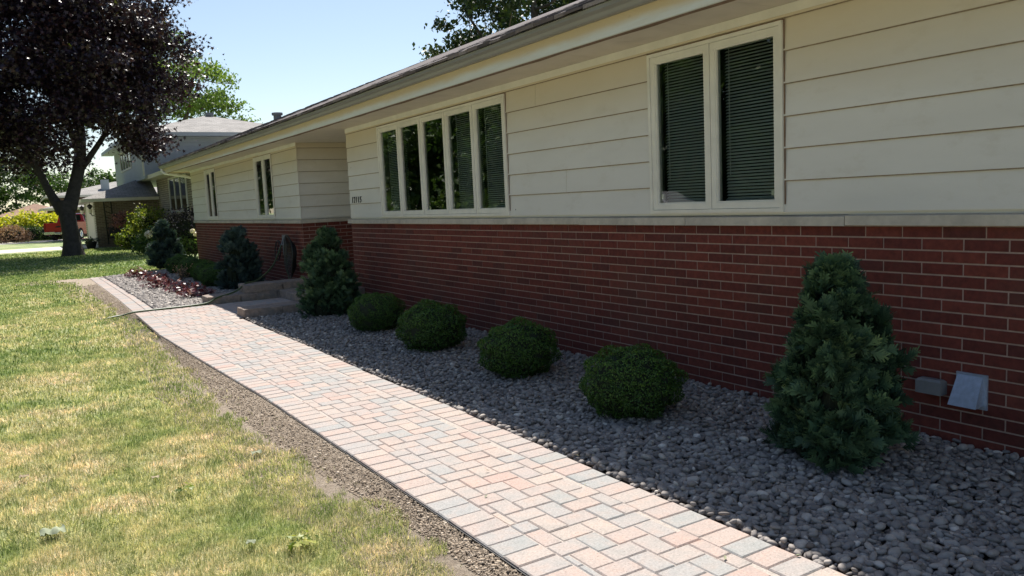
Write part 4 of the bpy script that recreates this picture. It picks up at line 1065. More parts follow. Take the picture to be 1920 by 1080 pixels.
for i, (x, y_, r_, lab) in enumerate([(2.32, 20.9, .24, 'wine-red leafy clump farthest from the camera, near the corner of the bed'),
        (2.45, 19.2, .28, 'wine-red leafy clump second from the far end of its row'),
        (2.30, 17.3, .28, 'broad wine-red leafy clump in the middle of its row'),
        (2.50, 15.9, .27, 'wine-red leafy clump in front of the third round shrub'),
        (2.55, 14.7, .27, 'wine-red leafy clump nearest the sunlit step block')]): heuchera((x, y_, 0), lab, r_*1.2, 150, 30+i)
# twiggy plant between the shrubs
root = empty('twiggy_plant', (2.95, 18.6, 0), 'sparse twiggy plant with small tan leaves among the round shrubs', 'plant')
P = R.normal(0, 1, (160, 3))*np.array([.10, .14, .09])+np.array([0, 0, .2]); me = leaf_mesh('leaves', P, unit(160), .03); me.materials.append(M['tanleaf']); o = bpy.data.objects.new('leaves', me); COL.objects.link(o); o.parent = root
mb = MB()
for p in P[::5]: mb.tube([(0, 0, 0), (p[0]*.6, p[1]*.6, p[2]*.6), tuple(p)], .003, 5)
me = bpy.data.meshes.new('twigs'); me.from_pydata(mb.v, [], mb.f); me.materials.append(M['bark2']); o = bpy.data.objects.new('twigs', me); COL.objects.link(o); o.parent = root

# generic trees ----------------------------------------------------------------
def tree(name, loc, blobs, leafm, nleaf, lsize, label, cat='tree', group=None, trunk=None, seed=0, barkm='bark2', ncl=90, clr=.7, lobed=False, shell=.55, branches=22, aspect=.62, green_tip=0):
    """blobs: list of (cx,cy,cz,rx,ry,rz) relative to loc; trunk: list of (pts, radii)"""
    rng = np.random.default_rng(seed); root = empty(name, loc, label, cat, group)
    vol = np.array([b_[3]*b_[4]*b_[5] for b_ in blobs]); pick = rng.choice(len(blobs), ncl, p=vol/vol.sum())
    u = unit(ncl, rng); rad = shell+(1-shell)*rng.random(ncl)**.7
    rad[rng.random(ncl) < .25] *= .6
    B_ = np.array(blobs); C = B_[pick, :3]+u*rad[:, None]*B_[pick, 3:6]
    cs = clr*rng.uniform(.6, 1.3, ncl)
    wts = cs**2; ci = rng.choice(ncl, nleaf, p=wts/wts.sum())
    o = rng.normal(0, .5, (nleaf, 3)); P = C[ci]+o*cs[ci][:, None]*np.array([1, 1, .62])
    N = unit(nleaf, rng)*.8+np.array([0, 0, .7]); N /= np.linalg.norm(N, axis=1, keepdims=True)
    rn = np.clip(rng.normal(.45, .22, nleaf)+rng.normal(0, .10, ncl)[ci], 0, .96)
    if green_tip: rn[rng.random(nleaf) < green_tip] = 1.0
    me = lobed_leaf_mesh('crown', P, N, lsize, rn, rng) if lobed else leaf_mesh('crown', P, N, lsize, aspect, rn, .3, rng)
    me.materials.append(M[leafm]); ob = bpy.data.objects.new('crown', me); COL.objects.link(ob); ob.parent = root
    mb = MB()
    if trunk is None:
        zc = B_[:, 2].mean(); trunk = [([(0, 0, -.3), (0, 0, zc*.4), (B_[0, 0]*.4, B_[0, 1]*.4, zc)], [.22, .17, .07])]
    ends = []
    for pts, rads in trunk:
        sp = smooth_pts(pts, 5); rs = [float(np.interp(i/(len(sp)-1), np.linspace(0, 1, len(rads)), rads)) for i in range(len(sp))]
        mb.tube(sp, rs, 14)
        for i, (p, r_) in enumerate(zip(sp, rs)):
            if i > len(sp)*.45: ends.append((Vector(p), r_))
    for j in range(branches):
        c = Vector(C[rng.integers(ncl)])
        best = min(ends, key=lambda e: (e[0]-c).length+rng.uniform(0, 1.5)); s_ = best[0]; d = c-s_
        mid = s_+d*.5+Vector((0, 0, -.10*d.length))+Vector(rng.normal(0, .06*d.length, 3)); r0 = min(best[1]*.6, .03+.022*d.length)
        mb.tube(smooth_pts([s_, mid, c], 3), [float(np.interp(i/6, [0, 1], [r0, .012])) for i in range(7)], 7)
    me = bpy.data.meshes.new('trunk'); me.from_pydata(mb.v, [], mb.f); me.materials.append(M[barkm]); me.shade_smooth()
    t_ = bpy.data.objects.new('trunk', me); COL.objects.link(t_); t_.parent = root
    return root
# purple maple on the lawn
tree('maple_tree', (1.86, 37.6, -.04), [(-.6, 0, 8.4, 5.6, 5.6, 4.6), (-4.2, 0, 6.6, 3.8, 4, 3.4), (2.9, .5, 9.4, 3.0, 3.4, 3.2), (2.0, 0, 5.9, 3.2, 4.0, 2.2), (-2.6, -1, 4.9, 3.2, 3.8, 1.6), (-1, 0, 12, 4, 4, 2.5)], 'maple', 118000, .155,
     'large dark purple maple with a forked trunk standing on the lawn at left', 'tree', None,
     trunk=[([(0, 0, -.1), (.0, 0, .6), (-.05, 0, 1.5), (-.12, 0, 2.3)], [.50, .33, .31, .36]),
            ([(.02, 0, 1.9), (.30, 0, 2.8), (.62, .1, 4.0), (.72, .2, 5.6), (.5, .3, 8.5), (.3, .2, 11)], [.30, .25, .23, .20, .13, .05]),
            ([(-.22, 0, 1.8), (-.62, .1, 2.7), (-1.0, .1, 3.8), (-1.6, 0, 5.6), (-2.4, 0, 8.5)], [.24, .155, .13, .10, .04]),
            ([(.6, .1, 3.55), (1.05, .1, 4.15), (1.7, .1, 5.1), (2.6, .2, 6.7)], [.15, .12, .10, .04]),
            ([(-1.1, .1, 3.7), (-2.2, -.1, 4.8), (-3.6, -.3, 6.0), (-5, 0, 7.2)], [.15, .12, .09, .04]),
            ([(.62, .1, 4.2), (.2, -.8, 5.6), (-.4, -2.0, 7.4)], [.15, .10, .04])],
     seed=5, barkm='bark', ncl=330, clr=.95, lobed=True, shell=.35, branches=60, green_tip=.002)
# pale green tree behind the neighbouring house
gt = tree('shade_tree', (10.9, 74, 0), [(0, 0, 11.0, 5.2, 5, 3.4), (-3.2, 0, 9.6, 3.2, 4, 3.2), (3.6, 0, 10, 3.0, 4, 2.8), (-1.8, 0, 13.2, 2.2, 3, 1.9), (4.6, 0, 7.2, 2.4, 3, 2.0)], 'greenleaf', 22000, .25, 'pale green open-crowned tree rising behind the grey hipped roof next door', 'tree', None,
     trunk=[([(0, 0, 0), (0, 0, 5), (-.4, 0, 9), (-.6, 0, 13)], [.4, .3, .18, .05]), ([(0, 0, 4.5), (-2, 0, 8), (-3.4, 0, 11)], [.2, .14, .05]), ([(0, 0, 4.5), (2.2, 0, 8), (3.6, 0, 11)], [.2, .14, .05])], seed=21, ncl=130, clr=.85, shell=.5, branches=36)
gt.scale = (1.12, 1.1, 1.24)
# dark tree behind the roof
tree('shade_tree', (17.3, 25.6, 0), [(0, 0, 8.8, 3.6, 3.4, 3.0), (-1.9, 1.2, 7.2, 2.1, 2.1, 1.9), (2.6, -1, 9.5, 2.6, 2.4, 2.6), (-1.6, .8, 9.8, 2.0, 2.0, 1.6), (.5, 0, 6.6, 1.9, 1.9, 1.4)], 'darkleaf', 27000, .175, 'dark backlit tree behind the shingle roof with sky showing through it', 'tree', None,
     trunk=[([(0, 0, 0), (0, 0, 4), (.1, 0, 7), (0, 0, 10.5)], [.34, .26, .17, .05]), ([(0, 0, 4.6), (-1.2, .6, 6.6), (-2.2, 1.2, 8.5)], [.15, .1, .03]), ([(0, 0, 5), (1.2, -.4, 6.8), (2.2, -.8, 9)], [.15, .1, .03])], seed=33, ncl=120, clr=.62, shell=.5, branches=40, green_tip=.006)
# left edge trees
tree('shade_tree', (-2.6, 55, 0), [(0, 0, 5.6, 3.0, 3, 2.6), (-2, 0, 4.4, 2.6, 2.6, 2), (1.2, 0, 5.4, 1.8, 2, 1.3)], 'darkleaf', 12000, .22, 'dark multi-stemmed tree at the left edge behind the maple', 'tree', 'trees beyond the maple',
     trunk=[([(0, 0, 0), (.6, 0, 1.2), (1.3, 0, 2.6), (2.0, 0, 4.4)], [.2, .17, .13, .05]), ([(0, 0, 0), (.1, 0, 1.6), (.4, 0, 3.2), (.8, 0, 5)], [.2, .16, .11, .05]), ([(0, 0, 0), (-.4, 0, 2), (-.6, 0, 4)], [.2, .14, .05])], seed=41, ncl=70, clr=.7, branches=24)
tree('shade_tree', (.2, 128, 0), [(0, 0, 6.0, 6.5, 5, 4.6), (-5, 0, 7, 5, 4, 4.2), (5.2, 0, 4.6, 3.8, 3, 3.0)], 'midleaf', 15000, .40, 'mid green rounded tree behind the brown-roofed house', 'tree', 'trees beyond the maple', seed=43, ncl=110, clr=1.1, branches=20)
tree('shade_tree', (9.3, 101, 0), [(0, 0, 4.6, 3.2, 3, 2.6)], 'midleaf', 4500, .36, 'small tree seen between the maple trunk and the grey-tan roof', 'tree', 'trees beyond the maple', seed=44, ncl=45, clr=.9, branches=10)
# trees across the street (seen in the window glass)
proto = tree('street_tree', (-24, 22, 0), [(0, 0, 6.2, 4.6, 4.6, 3.8), (2, 2, 3.6, 3.6, 3.6, 2.6), (-1, -3, 4, 3.6, 3.6, 3), (0, 0, 1.6, 4.5, 5.5, 1.6)], 'midleaf', 22000, .36, 'green street tree across the road, mirrored in the window glass', 'tree', 'trees across the road mirrored in the windows', seed=51, ncl=170, clr=1.2, branches=12)
for i, (x, y_, s_) in enumerate([(-25, 13, 1.1), (-23, 31, 1.15), (-27, 41, 1.3), (-24, 52, 1.1), (-26, 64, 1.3), (-24, 78, 1.2), (-22, 95, 1.4), (-27, 4, 1.2), (-14, 120, 1.5)]):
    r2 = proto.copy(); COL.objects.link(r2); r2.location = (x, y_, 0); r2.rotation_euler = (0, 0, i*1.3); r2.scale = (s_*1.2, s_*1.2, s_*1.45)  # unseen crowns enlarged to keep low sky light off wall and stones
    for c in proto.children:
        q = c.copy(); COL.objects.link(q); q.parent = r2

def bush(name, loc, rads, leafm, n, size, label, cat='shrub', group=None, seed=0, core=.75, amp=.12, aspect=.6, lift=None):
    rng = np.random.default_rng(seed); root = empty(name, loc, label, cat, group); rx, ry, rzv = rads; zc = rzv*.8 if lift is None else lift
    V, F = lump((rx*core, ry*core, rzv*core), amp, 3, seed); V[:, 2] = np.maximum(V[:, 2]+zc, 0)
    c = bpy.data.objects.new('twig_core', arr_mesh('twig_core', V, F)); c.data.materials.append(M['core']); COL.objects.link(c); c.parent = root
    ncl = 60; u = unit(ncl, rng); cc = u*np.array(rads)*rng.uniform(.75, 1.0, (ncl, 1)); ci = rng.integers(0, ncl, n)
    P = cc[ci]+rng.normal(0, .2, (n, 3))*np.array(rads); P[:, 2] += zc; P = P[P[:, 2] > .02]
    N = unit(len(P), rng)*.8+np.array([0, 0, .5]); N /= np.linalg.norm(N, axis=1, keepdims=True)
    me = leaf_mesh('foliage', P, N, size, aspect, rng=rng); me.materials.append(M[leafm]); o = bpy.data.objects.new('foliage', me); COL.objects.link(o); o.parent = root
    return root
bush('yellow_shrub', (5.32, 41.0, 0), (.86, .85, .84), 'limeleaf', 3600, .12, 'lime and reddish leafy shrub in front of the tan brick garage wall', 'shrub', seed=61, lift=1.0, core=.6)
bush('lime_shrub', (4.35, 40.4, 0), (.55, .6, .55), 'limeleaf', 1300, .12, 'low lime shrub spreading at the foot of the leafy shrub by the garage', 'shrub', seed=69, lift=.4, core=.5)
bush('red_shrub', (4.75, 43.6, 0), (.75, .7, .45), 'pinkleaf', 1800, .08, 'dusky red cut-leaf shrub left of the lime shrub', 'shrub', seed=62, lift=1.25, core=.4)
bush('dark_shrub', (4.85, 27.6, 0), (.92, .8, .58), 'blackleaf', 3600, .085, 'near-black leafed shrub below the neighbour stone wall and three-light window', 'shrub', seed=63, lift=1.0, core=.6)
bush('peony_bush', (4.55, 33.4, 0), (.80, .9, .5), 'midleaf', 2500, .12, 'green peony bush with white blooms at left of the dark conifer', 'shrub', seed=64, lift=.4, core=.6)
bush('peony_bush', (4.72, 27.0, 0), (.40, .5, .4), 'midleaf', 900, .10, 'small peony bush right of the dark conifer under the black shrub', 'shrub', seed=65, lift=.4, core=.6)
def bloom(loc, r, label):
    root = empty('flower', loc, label, 'flower', 'white peony blooms'); n = 70; u = unit(n); P = u*r*R.uniform(.4, 1, (n, 1)); me = leaf_mesh('petals', P, u, r*.9, .9); me.materials.append(M['petal']); o = bpy.data.objects.new('petals', me); COL.objects.link(o); o.parent = root
for i, (x, y_, z, r_, lab) in enumerate([(4.15, 32.5, .78, .14, 'leftmost white peony bloom'), (4.38, 32.4, .86, .16, 'large white peony bloom second from the left'), (4.62, 32.3, .92, .15, 'white peony bloom at the top of the left bush'),
        (4.80, 32.5, .76, .14, 'blush peony bloom at the right of the left bush'), (4.62, 26.3, .92, .075, 'upper white peony bloom right of the dark conifer'), (4.72, 26.4, .82, .07, 'lower white peony bloom right of the dark conifer')]): bloom((x, y_, z), r_, lab)
# yellow hedge and round bushes across the drive
for i, (x, y_, rx, rz_, lab) in enumerate([(-2.4, 74.5, 1.7, .80, 'bright yellow-green shrub at the left edge beyond the drive'), (-.4, 74.3, 1.6, .88, 'bright yellow-green shrub second from the left edge'), (1.0, 74.6, 1.6, .95, 'tallest bright yellow-green shrub of the row'), (2.5, 74.0, 1.35, .82, 'bright yellow-green shrub ending behind the red truck')]):
    bush('golden_shrub', (x, y_, 0), (rx, 1.2, rz_), 'yellowleaf', 2600, .26, lab, 'shrub', 'golden shrubs beyond the drive', 70+i, lift=rz_*1.15, core=.62)
for i, (x, y_, r_, lab) in enumerate([(.72, 70.6, .78, 'left round green bush below the golden shrubs'), (1.95, 71.4, .74, 'middle round green bush below the golden shrubs'), (2.85, 71.9, .62, 'right round green bush beside the red truck')]):
    bush('round_bush', (x, y_, 0), (r_, r_, r_*.85), 'midleaf', 2200, .12, lab, 'shrub', 'round green bushes beyond the drive', 80+i, lift=r_*.55, core=.85)
bush('dry_grass_clump', (-.45, 68.6, 0), (1.05, .8, .62), 'tanleaf', 2600, .16, 'dry tan mounded plant at the left edge beyond the drive', 'plant', seed=90, lift=.5)
bush('dry_grass_clump', (.15, 70.2, 0), (.5, .5, .4), 'tanleaf', 700, .14, 'small dry tan plant between the tan mound and the left round bush', 'plant', seed=91, lift=.2)

#@NEIGH
# ------------------------------------------------------------------ neighbour houses
nh = empty('split_level_house', (6.5, 45, 0), 'split-level neighbour house with tan brick garage, pale blue upper storey and grey roofs', 'house')
m_ = MB(); m_.box(6.5, 14, 34.5, 46, -.1, 3.33); m_.build('stone_wall', M['stone_band'], nh)
m_ = MB(); m_.box(3.46, 6.498, 46, 53, -.1, 2.46); m_.build('garage_wall', M['tan_brick'], nh)
m_ = MB(); m_.box(3.442, 3.458, 46.0, 46.55, -.1, 2.46); m_.build('quoin_strip', M['white_brick'], nh); m_ = MB(); m_.box(3.442, 3.458, 51.6, 53, -.1, 2.46); m_.build('quoin_strip', M['white_brick'], nh)
gd = MB(); gd.box(3.43, 3.456, 46.56, 51.59, -.04, 2.3)
for k in range(4): gd.box(3.418, 3.4295, 46.6, 51.55, .0+k*.57, .53+k*.57)
gd.build('garage_door', M['door_w'], nh)
# garage roof: lean-to hip
m_ = MB(); ex = .6
m_.add([(2.86, 45.35, 2.46), (6.45, 45.35, 2.46), (6.45, 47.9, 3.45), (5.74, 47.9, 3.45), (2.86, 53.6, 2.46), (5.74, 53.6, 3.45)], [(0, 1, 2, 3), (0, 3, 5, 4)])
m_.add([(2.86, 45.35, 2.30), (6.45, 45.35, 2.30), (2.86, 53.6, 2.30), (6.45, 53.6, 2.30)], [(0, 1, 3, 2)])
m_.add([(2.86, 45.35, 2.30), (6.45, 45.35, 2.30), (6.45, 45.35, 2.455), (2.86, 45.35, 2.455)], [(0, 1, 2, 3)]) if 0 else None
m_.build('garage_roof', M['shingle_grey'], nh, fixn=False)
m_ = MB(); m_.box(2.84, 6.47, 45.33, 45.36, 2.30, 2.455); m_.box(2.83, 2.859, 45.36, 53.6, 2.30, 2.455); m_.box(2.862, 6.45, 45.362, 45.998, 2.302, 2.31); m_.build('garage_fascia', M['cream'], nh)
# wing roof and eave
m_ = MB(); m_.add([(5.88, 34, 3.52), (5.88, 46.4, 3.52), (9.8, 46.4, 4.75), (9.8, 38, 4.75), (14, 34, 3.52)], [(0, 3, 2, 1), (0, 4, 3)]); m_.build('wing_roof', M['shingle_grey'], nh, fixn=False)
m_ = MB(); m_.box(5.86, 5.90, 33.98, 46.4, 3.33, 3.52); m_.box(5.90, 14, 33.98, 34.02, 3.33, 3.52); m_.box(5.902, 6.498, 34.02, 46.4, 3.335, 3.345); m_.build('wing_fascia', M['cream'], nh)
# upper storey
m_ = MB(); m_.box(5.75, 14.5, 44.2, 57.5, 3.35, 5.55)
for k in range(11):
    z = 3.36+k*.2
    m_.box(5.738, 5.7495, 44.19, 57.5, z, z+.185); m_.box(5.739, 14.5, 44.18, 44.1995, z, z+.185)
m_.build('upper_storey', M['blue_siding'], nh)
m_ = MB(); m_.add([(5.1, 43.5, 5.62), (15.2, 43.5, 5.62), (15.2, 58.2, 5.62), (5.1, 58.2, 5.62), (10.0, 49.4, 7.15), (10.4, 52.3, 7.15)], [(0, 1, 4), (1, 2, 5, 4), (2, 3, 5), (3, 0, 4, 5)])
m_.build('main_roof', M['shingle_grey'], nh, fixn=False)
m_ = MB(); m_.box(5.08, 15.2, 43.48, 43.52, 5.44, 5.63); m_.box(5.07, 5.11, 43.52, 58.2, 5.44, 5.63); m_.box(5.11, 15.2, 43.52, 44.18, 5.445, 5.455); m_.box(5.11, 5.737, 44.18, 58.2, 5.445, 5.455); m_.build('main_fascia', M['blue_siding'], nh)
m_ = MB(); m_.tube([(5.70, 44.12, 5.4), (5.70, 44.12, 3.5)], .05, 8); m_.build('downspout', M['cream'], nh)
m_ = MB(); m_.box(9.95, 10.35, 49.0, 49.3, 7.10, 7.28); m_.build('roof_vent', M['greybox'], nh)
def nwin(y0, y1, z0, z1, x, n, par, axis='y'):
    f = MB(); ws = (y1-y0)/n
    f.box(x-.05, x-.002, y0-.08, y1+.08, z1, z1+.09); f.box(x-.05, x-.002, y0-.08, y1+.08, z0-.09, z0)
    for i in range(n+1):
        a = y0+i*ws; f.box(x-.05, x-.002, a-.07, a+.07, z0+.0005, z1-.0005)
    fr = f.build('window', M['trim'], par)
    for i in range(n):
        p = MB(); p.box(x-.02, x-.012, y0+i*ws+.0705, y0+(i+1)*ws-.0705, z0+.001, z1-.001); p.build('pane', M['carglass'], fr)
nwin(37.4, 41.9, 1.66, 3.15, 6.5, 3, nh)
nwin(49.0, 54.0, 4.25, 5.2, 5.738, 4, nh)
# wall lanterns
for yy, lab in ((46.28, 'black wall lantern on the near side of the white garage door'), (52.2, 'black wall lantern on the far side of the white garage door')):
    r = empty('wall_lantern', (3.44, yy, 1.75), lab, 'lantern', 'lanterns flanking the garage door')
    q = MB(); q.tube([(3.44, yy, 1.62), (3.34, yy, 1.60), (3.27, yy, 1.72)], .022, 8); q.lathe([(.05, 0), (.06, .02), (.15, .16), (.02, .26), (.01, .32)], (3.26, yy, 1.95), n=8); q.lathe([(.03, 0), (.07, .04)], (3.26, yy, 1.70), n=8); q.build('bracket', M['black'], r)
    q = MB(); q.lathe([(.07, 0), (.12, .2)], (3.26, yy, 1.745), n=8); q.build('glass_shade', M['cream'], r)
# black porch trellis with planter
tr_ = empty('iron_trellis', (4.5, 45.8, 0), 'black iron trellis posts with chair and planter against the tan garage wall', 'trellis')
q = MB()
for xx in (3.92, 4.25): q.tube([(xx, 45.75, .1), (xx-.05, 45.75, 2.28)], .035, 6)
for k in range(5): q.tube([(3.92, 45.75, .9+.3*k), (4.22, 45.75, .75+.3*k)], .018, 6)
q.build('post', M['black'], tr_)
q = MB(); q.box(4.28, 4.86, 45.5, 45.92, 1.02, 1.12); q.box(4.28, 4.86, 45.88, 45.92, 1.12, 1.65)
for k in range(6): q.tube([(4.33+.09*k, 45.84, 1.13), (4.33+.09*k, 45.84, 1.6)], .012, 5)
q.build('chair', M['black'], tr_)
q = MB(); q.box(3.98, 4.80, 45.4, 45.9, .42, .92); q.box(3.95, 4.83, 45.37, 45.93, .921, .97); q.build('planter', M['black'], tr_)
q = MB()
for rr_2 in (.15, .18, .21): q.tube([(4.52+rr_2*math.cos(a), 45.1, .16+rr_2*math.sin(a)*.8) for a in np.linspace(0, 2*PI, 19)], .02, 6, caps=False)
tag(q.build('hose_loop', M['orange']), 'orange hose coiled at the foot of the tan garage wall', 'hose')
pp = empty('potted_plant', (3.05, 44.9, 0), 'dark pot with low leafy plant in front of the garage door corner', 'potted plant')
q = MB(); q.lathe([(.18, -.04), (.27, .28), (.29, .28), (.29, .32), (.22, .32)], (3.05, 44.9, 0), n=14); q.build('pot', M['black'], pp)
P = R.normal(0, 1, (220, 3))*np.array([.17, .17, .06])+np.array([0, 0, .38]); me = leaf_mesh('leaves', P, unit(220), .09); me.materials.append(M['darkleaf']); o = bpy.data.objects.new('leaves', me); COL.objects.link(o); o.parent = pp

# house with grey-tan roof beyond
def hip_house(name, x0, x1, y0, y1, zw, zr, wallm, roofm, label, ov=.7):
    r = empty(name, (x0, y0, 0), label, 'house'); q = MB(); q.box(x0, x1, y0, y1, -.1, zw); q.build('wall', wallm, r)
    q = MB(); a, b_, c, d = x0-ov, x1+ov, y0-ov, y1+ov; hw = min(b_-a, d-c)/2
    if (b_-a) > (d-c): R1, R2 = (a+hw, (c+d)/2, zr), (b_-hw, (c+d)/2, zr); fs = [(0, 1, 5, 4), (1, 2, 5), (2, 3, 4, 5), (3, 0, 4)]
    else: R1, R2 = ((a+b_)/2, c+hw, zr), ((a+b_)/2, d-hw, zr); fs = [(0, 1, 4), (1, 2, 5, 4), (2, 3, 5), (3, 0, 4, 5)]
    q.add([(a, c, zw+.12), (b_, c, zw+.12), (b_, d, zw+.12), (a, d, zw+.12), R1, R2], fs)
    q.build('roof', roofm, r, fixn=False)
    q = MB(); q.box(a-.02, b_+.02, c-.02, c, zw-.06, zw+.14); q.box(a-.02, a, c, d, zw-.06, zw+.14); q.box(a, b_, c, y0-.01, zw-.05, zw-.04); q.build('fascia', M['cream'], r)
    return r
h2 = hip_house('ranch_house', 3.2, 18, 88, 100, 3.65, 5.25, M['brown_brick'], M['shingle_grey'], 'brown brick house with grey-tan hipped roof seen past the maple trunk')
q = MB(); q.box(7.55, 8.25, 89.6, 90.4, 4.0, 5.3); q.build('chimney', M['blue_siding'], h2)
q = MB(); q.box(4.5, 5.7, 87.93, 87.99, 1.6, 2.7); q.build('window', M['carglass'], h2)
h3 = hip_house('garage_wing', 2.5, 7.5, 78, 86, 2.35, 3.2, M['brown_brick'], M['shingle_grey'], 'low brown brick garage with grey roof behind the red truck')
q = MB(); q.box(2.44, 2.49, 79, 83, 0, 2.1); q.build('garage_door', M['door_w'], h3)
h4 = hip_house('bungalow', -1.6, 5.6, 104, 113, 1.95, 3.5, M['tan_brick'], M['shingle_brown'], 'bungalow with brown hipped roof above the golden shrubs')

# vehicles ---------------------------------------------------------------------
def wheel(par, x, y_, r_, w_=.24, side=1):
    q = MB(); q.lathe([(r_*.62, -w_/2), (r_*.93, -w_/2), (r_, -w_/2+.03), (r_, w_/2-.03), (r_*.93, w_/2), (r_*.62, w_/2)], (x, y_, r_), 'y', 28)
    me = bpy.data.meshes.new('wheel'); me.from_pydata(q.v, [], q.f); me.materials.append(M['rubber']); wo = bpy.data.objects.new('wheel', me); COL.objects.link(wo); wo.parent = par
    q = MB(); yo = y_+side*w_/2
    q.lathe([(r_*.60, -.02), (r_*.60, .012), (r_*.52, .004), (r_*.12, .02), (.0, .02)], (x, yo, r_), 'y', 24)
    for k in range(6):
        a = k*PI/3; q.tube([(x+.1*r_*math.cos(a), yo+side*.014, r_+.1*r_*math.sin(a)), (x+.55*r_*math.cos(a), yo+side*.012, r_+.55*r_*math.sin(a))], .03, 6)
    me = bpy.data.meshes.new('rim'); me.from_pydata(q.v, [], q.f); me.materials.append(M['chrome']); ro = bpy.data.objects.new('rim', me); COL.objects.link(ro); ro.parent = wo
def local(mb, name, m, par, bev=0, smooth=False):
    me = bpy.data.meshes.new(name); me.from_pydata(mb.v, [], mb.f)
    bm = bmesh.new(); bm.from_mesh(me); bmesh.ops.recalc_face_normals(bm, faces=bm.faces)
    if bev: bmesh.ops.bevel(bm, geom=bm.edges[:], offset=bev, segments=2, affect='EDGES', clamp_overlap=True)
    bm.to_mesh(me); bm.free()
    me.materials.append(m); o = bpy.data.objects.new(name, me); COL.objects.link(o); o.parent = par; return o
def arch(cx, r_, z0, n=8):
    return [(cx+r_*math.cos(a), .40+r_*math.sin(a)) for a in np.linspace(PI, 0, n)]
def truck(loc, rz):
    """x axis forward, origin at rear bumper centre"""
    t_ = empty('pickup_truck', loc, 'red pickup truck with its tailgate towards us, parked behind the maple trunk', 'truck', rz=rz)
    W_ = .98
    prof = [(.10, .55), (.10, 1.28), (2.05, 1.28), (2.05, 1.30), (5.55, 1.20), (5.75, 1.05), (5.78, .5)]+[(5.6, .42)]+arch(4.65, .46, .4)[::-1]+[(4.0, .38), (1.9, .38)]+arch(1.35, .46, .4)[::-1]+[(.2, .45)]
    # order underside points from front to rear
    q = MB()
    for s in (-1, 1):
        q.prism(prof, 'y', s*W_, s*(W_-.10))
    q.box(2.05, 5.70, -W_+.101, W_-.101, .5, 1.19); q.box(.12, 2.05, -W_+.101, W_-.101, .5, .72)
    local(q, 'body', M['red_paint'], t_)
    cab = MB(); cp = [(2.08, 1.28), (2.20, 1.86), (2.5, 1.92), (3.7, 1.91), (4.05, 1.82), (4.55, 1.25)]
    vs = []; 
    for s in (-1, 1):
        for (x, z) in cp: vs.append((x, s*(W_-.02-(z-1.28)*.25), z))
    n = len(cp); cab.add(vs, [tuple(range(n)), tuple(range(n, 2*n))[::-1]]+[(i, (i+1) % n, n+(i+1) % n, n+i) for i in range(n)])
    local(cab, 'cab', M['red_paint'], t_, .03)
    gl_ = MB()
    for s in (-1, 1):
        f = lambda z: s*(W_-.005-(z-1.28)*.25)
        for (a, b_, c, d) in ((2.32, 3.08, 3.08, 2.38), (3.16, 4.28, 3.92, 3.16)):
            gl_.add([(a, f(1.34), 1.34), (b_, f(1.34), 1.34), (c, f(1.80), 1.80), (d, f(1.80), 1.80)], [(0, 1, 2, 3)])
    gl_.add([(2.09, -.75, 1.38), (2.09, .75, 1.38), (2.175, .68, 1.80), (2.175, -.68, 1.80)], [(0, 1, 2, 3)])
    me = local(gl_, 'window', M['carglass'], t_)
    tg = MB(); tg.box(.055, .095, -.82, .82, .66, 1.27); tg.box(.04, .0545, -.70, .70, .76, 1.16); local(tg, 'tailgate', M['red_paint'], t_)
    em = MB(); em.box(.03, .0395, -.16, .16, .95, 1.05); local(em, 'handle', M['black'], t_)
    bp = MB(); bp.box(-.12, .09, -.95, -.22, .46, .64); bp.box(-.12, .09, .22, .95, .46, .64); bp.box(-.10, .09, -.2195, .2195, .44, .56); local(bp, 'bumper', M['chrome'], t_, .02)
    lp = MB(); lp.box(-.125, -.101, -.16, .16, .47, .60); local(lp, 'licence_plate', M['cream'], t_)
    for s in (-1, 1):
        tl = MB(); tl.box(.06, .30, s*.83 if s > 0 else -.99, .99 if s > 0 else -.83, .80, 1.22); local(tl, 'taillight', M['redlens'], t_)
        wheel(t_, 1.35, s*.86, .40, .26, s); wheel(t_, 4.65, s*.86, .40, .26, s)
    return t_
truck((2.45, 65.4, 0), math.radians(64))
def sedan(loc, rz):
    t_ = empty('parked_car', loc, 'silver car at the far kerb, mirrored in the two-light window', 'car', rz=rz)
    W_ = .88
    prof = [(.0, .5), (.02, .9), (.35, 1.0), (3.6, .95), (4.35, .82), (4.45, .5), (4.35, .32)]+arch(3.65, .37, .35)[::-1]+arch(.85, .37, .35)[::-1]+[(.15, .32)]
    q = MB()
    for s in (-1, 1): q.prism(prof, 'y', s*W_, s*(W_-.09))
    q.box(.05, 4.35, -W_+.091, W_-.091, .45, .90); local(q, 'body', M['silver_paint'], t_)
    cab = MB(); cp = [(.25, .98), (1.0, 1.42), (1.5, 1.47), (2.3, 1.45), (3.3, .96)]; vs = []
    for s in (-1, 1):
        for (x, z) in cp: vs.append((x, s*(W_-.04-(z-.98)*.45), z))
    n = len(cp); cab.add(vs, [tuple(range(n)), tuple(range(n, 2*n))[::-1]]+[(i, (i+1) % n, n+(i+1) % n, n+i) for i in range(n)]); local(cab, 'cab', M['silver_paint'], t_, .02)
    gl_ = MB()
    for s in (-1, 1):
        f = lambda z: s*(W_-.02-(z-.98)*.45)
        gl_.add([(.55, f(1.02), 1.02), (1.85, f(1.02), 1.02), (1.85, f(1.38), 1.38), (1.05, f(1.38), 1.38)], [(0, 1, 2, 3)]); gl_.add([(1.93, f(1.02), 1.02), (3.0, f(1.02), 1.02), (2.3, f(1.38), 1.38), (1.93, f(1.38), 1.38)], [(0, 1, 2, 3)])
    local(gl_, 'window', M['carglass'], t_)
    for s in (-1, 1): wheel(t_, .85, s*.76, .33, .2, s); wheel(t_, 3.65, s*.76, .33, .2, s)
    return t_
sedan((-15.4, 28.0, 0), math.radians(-90))

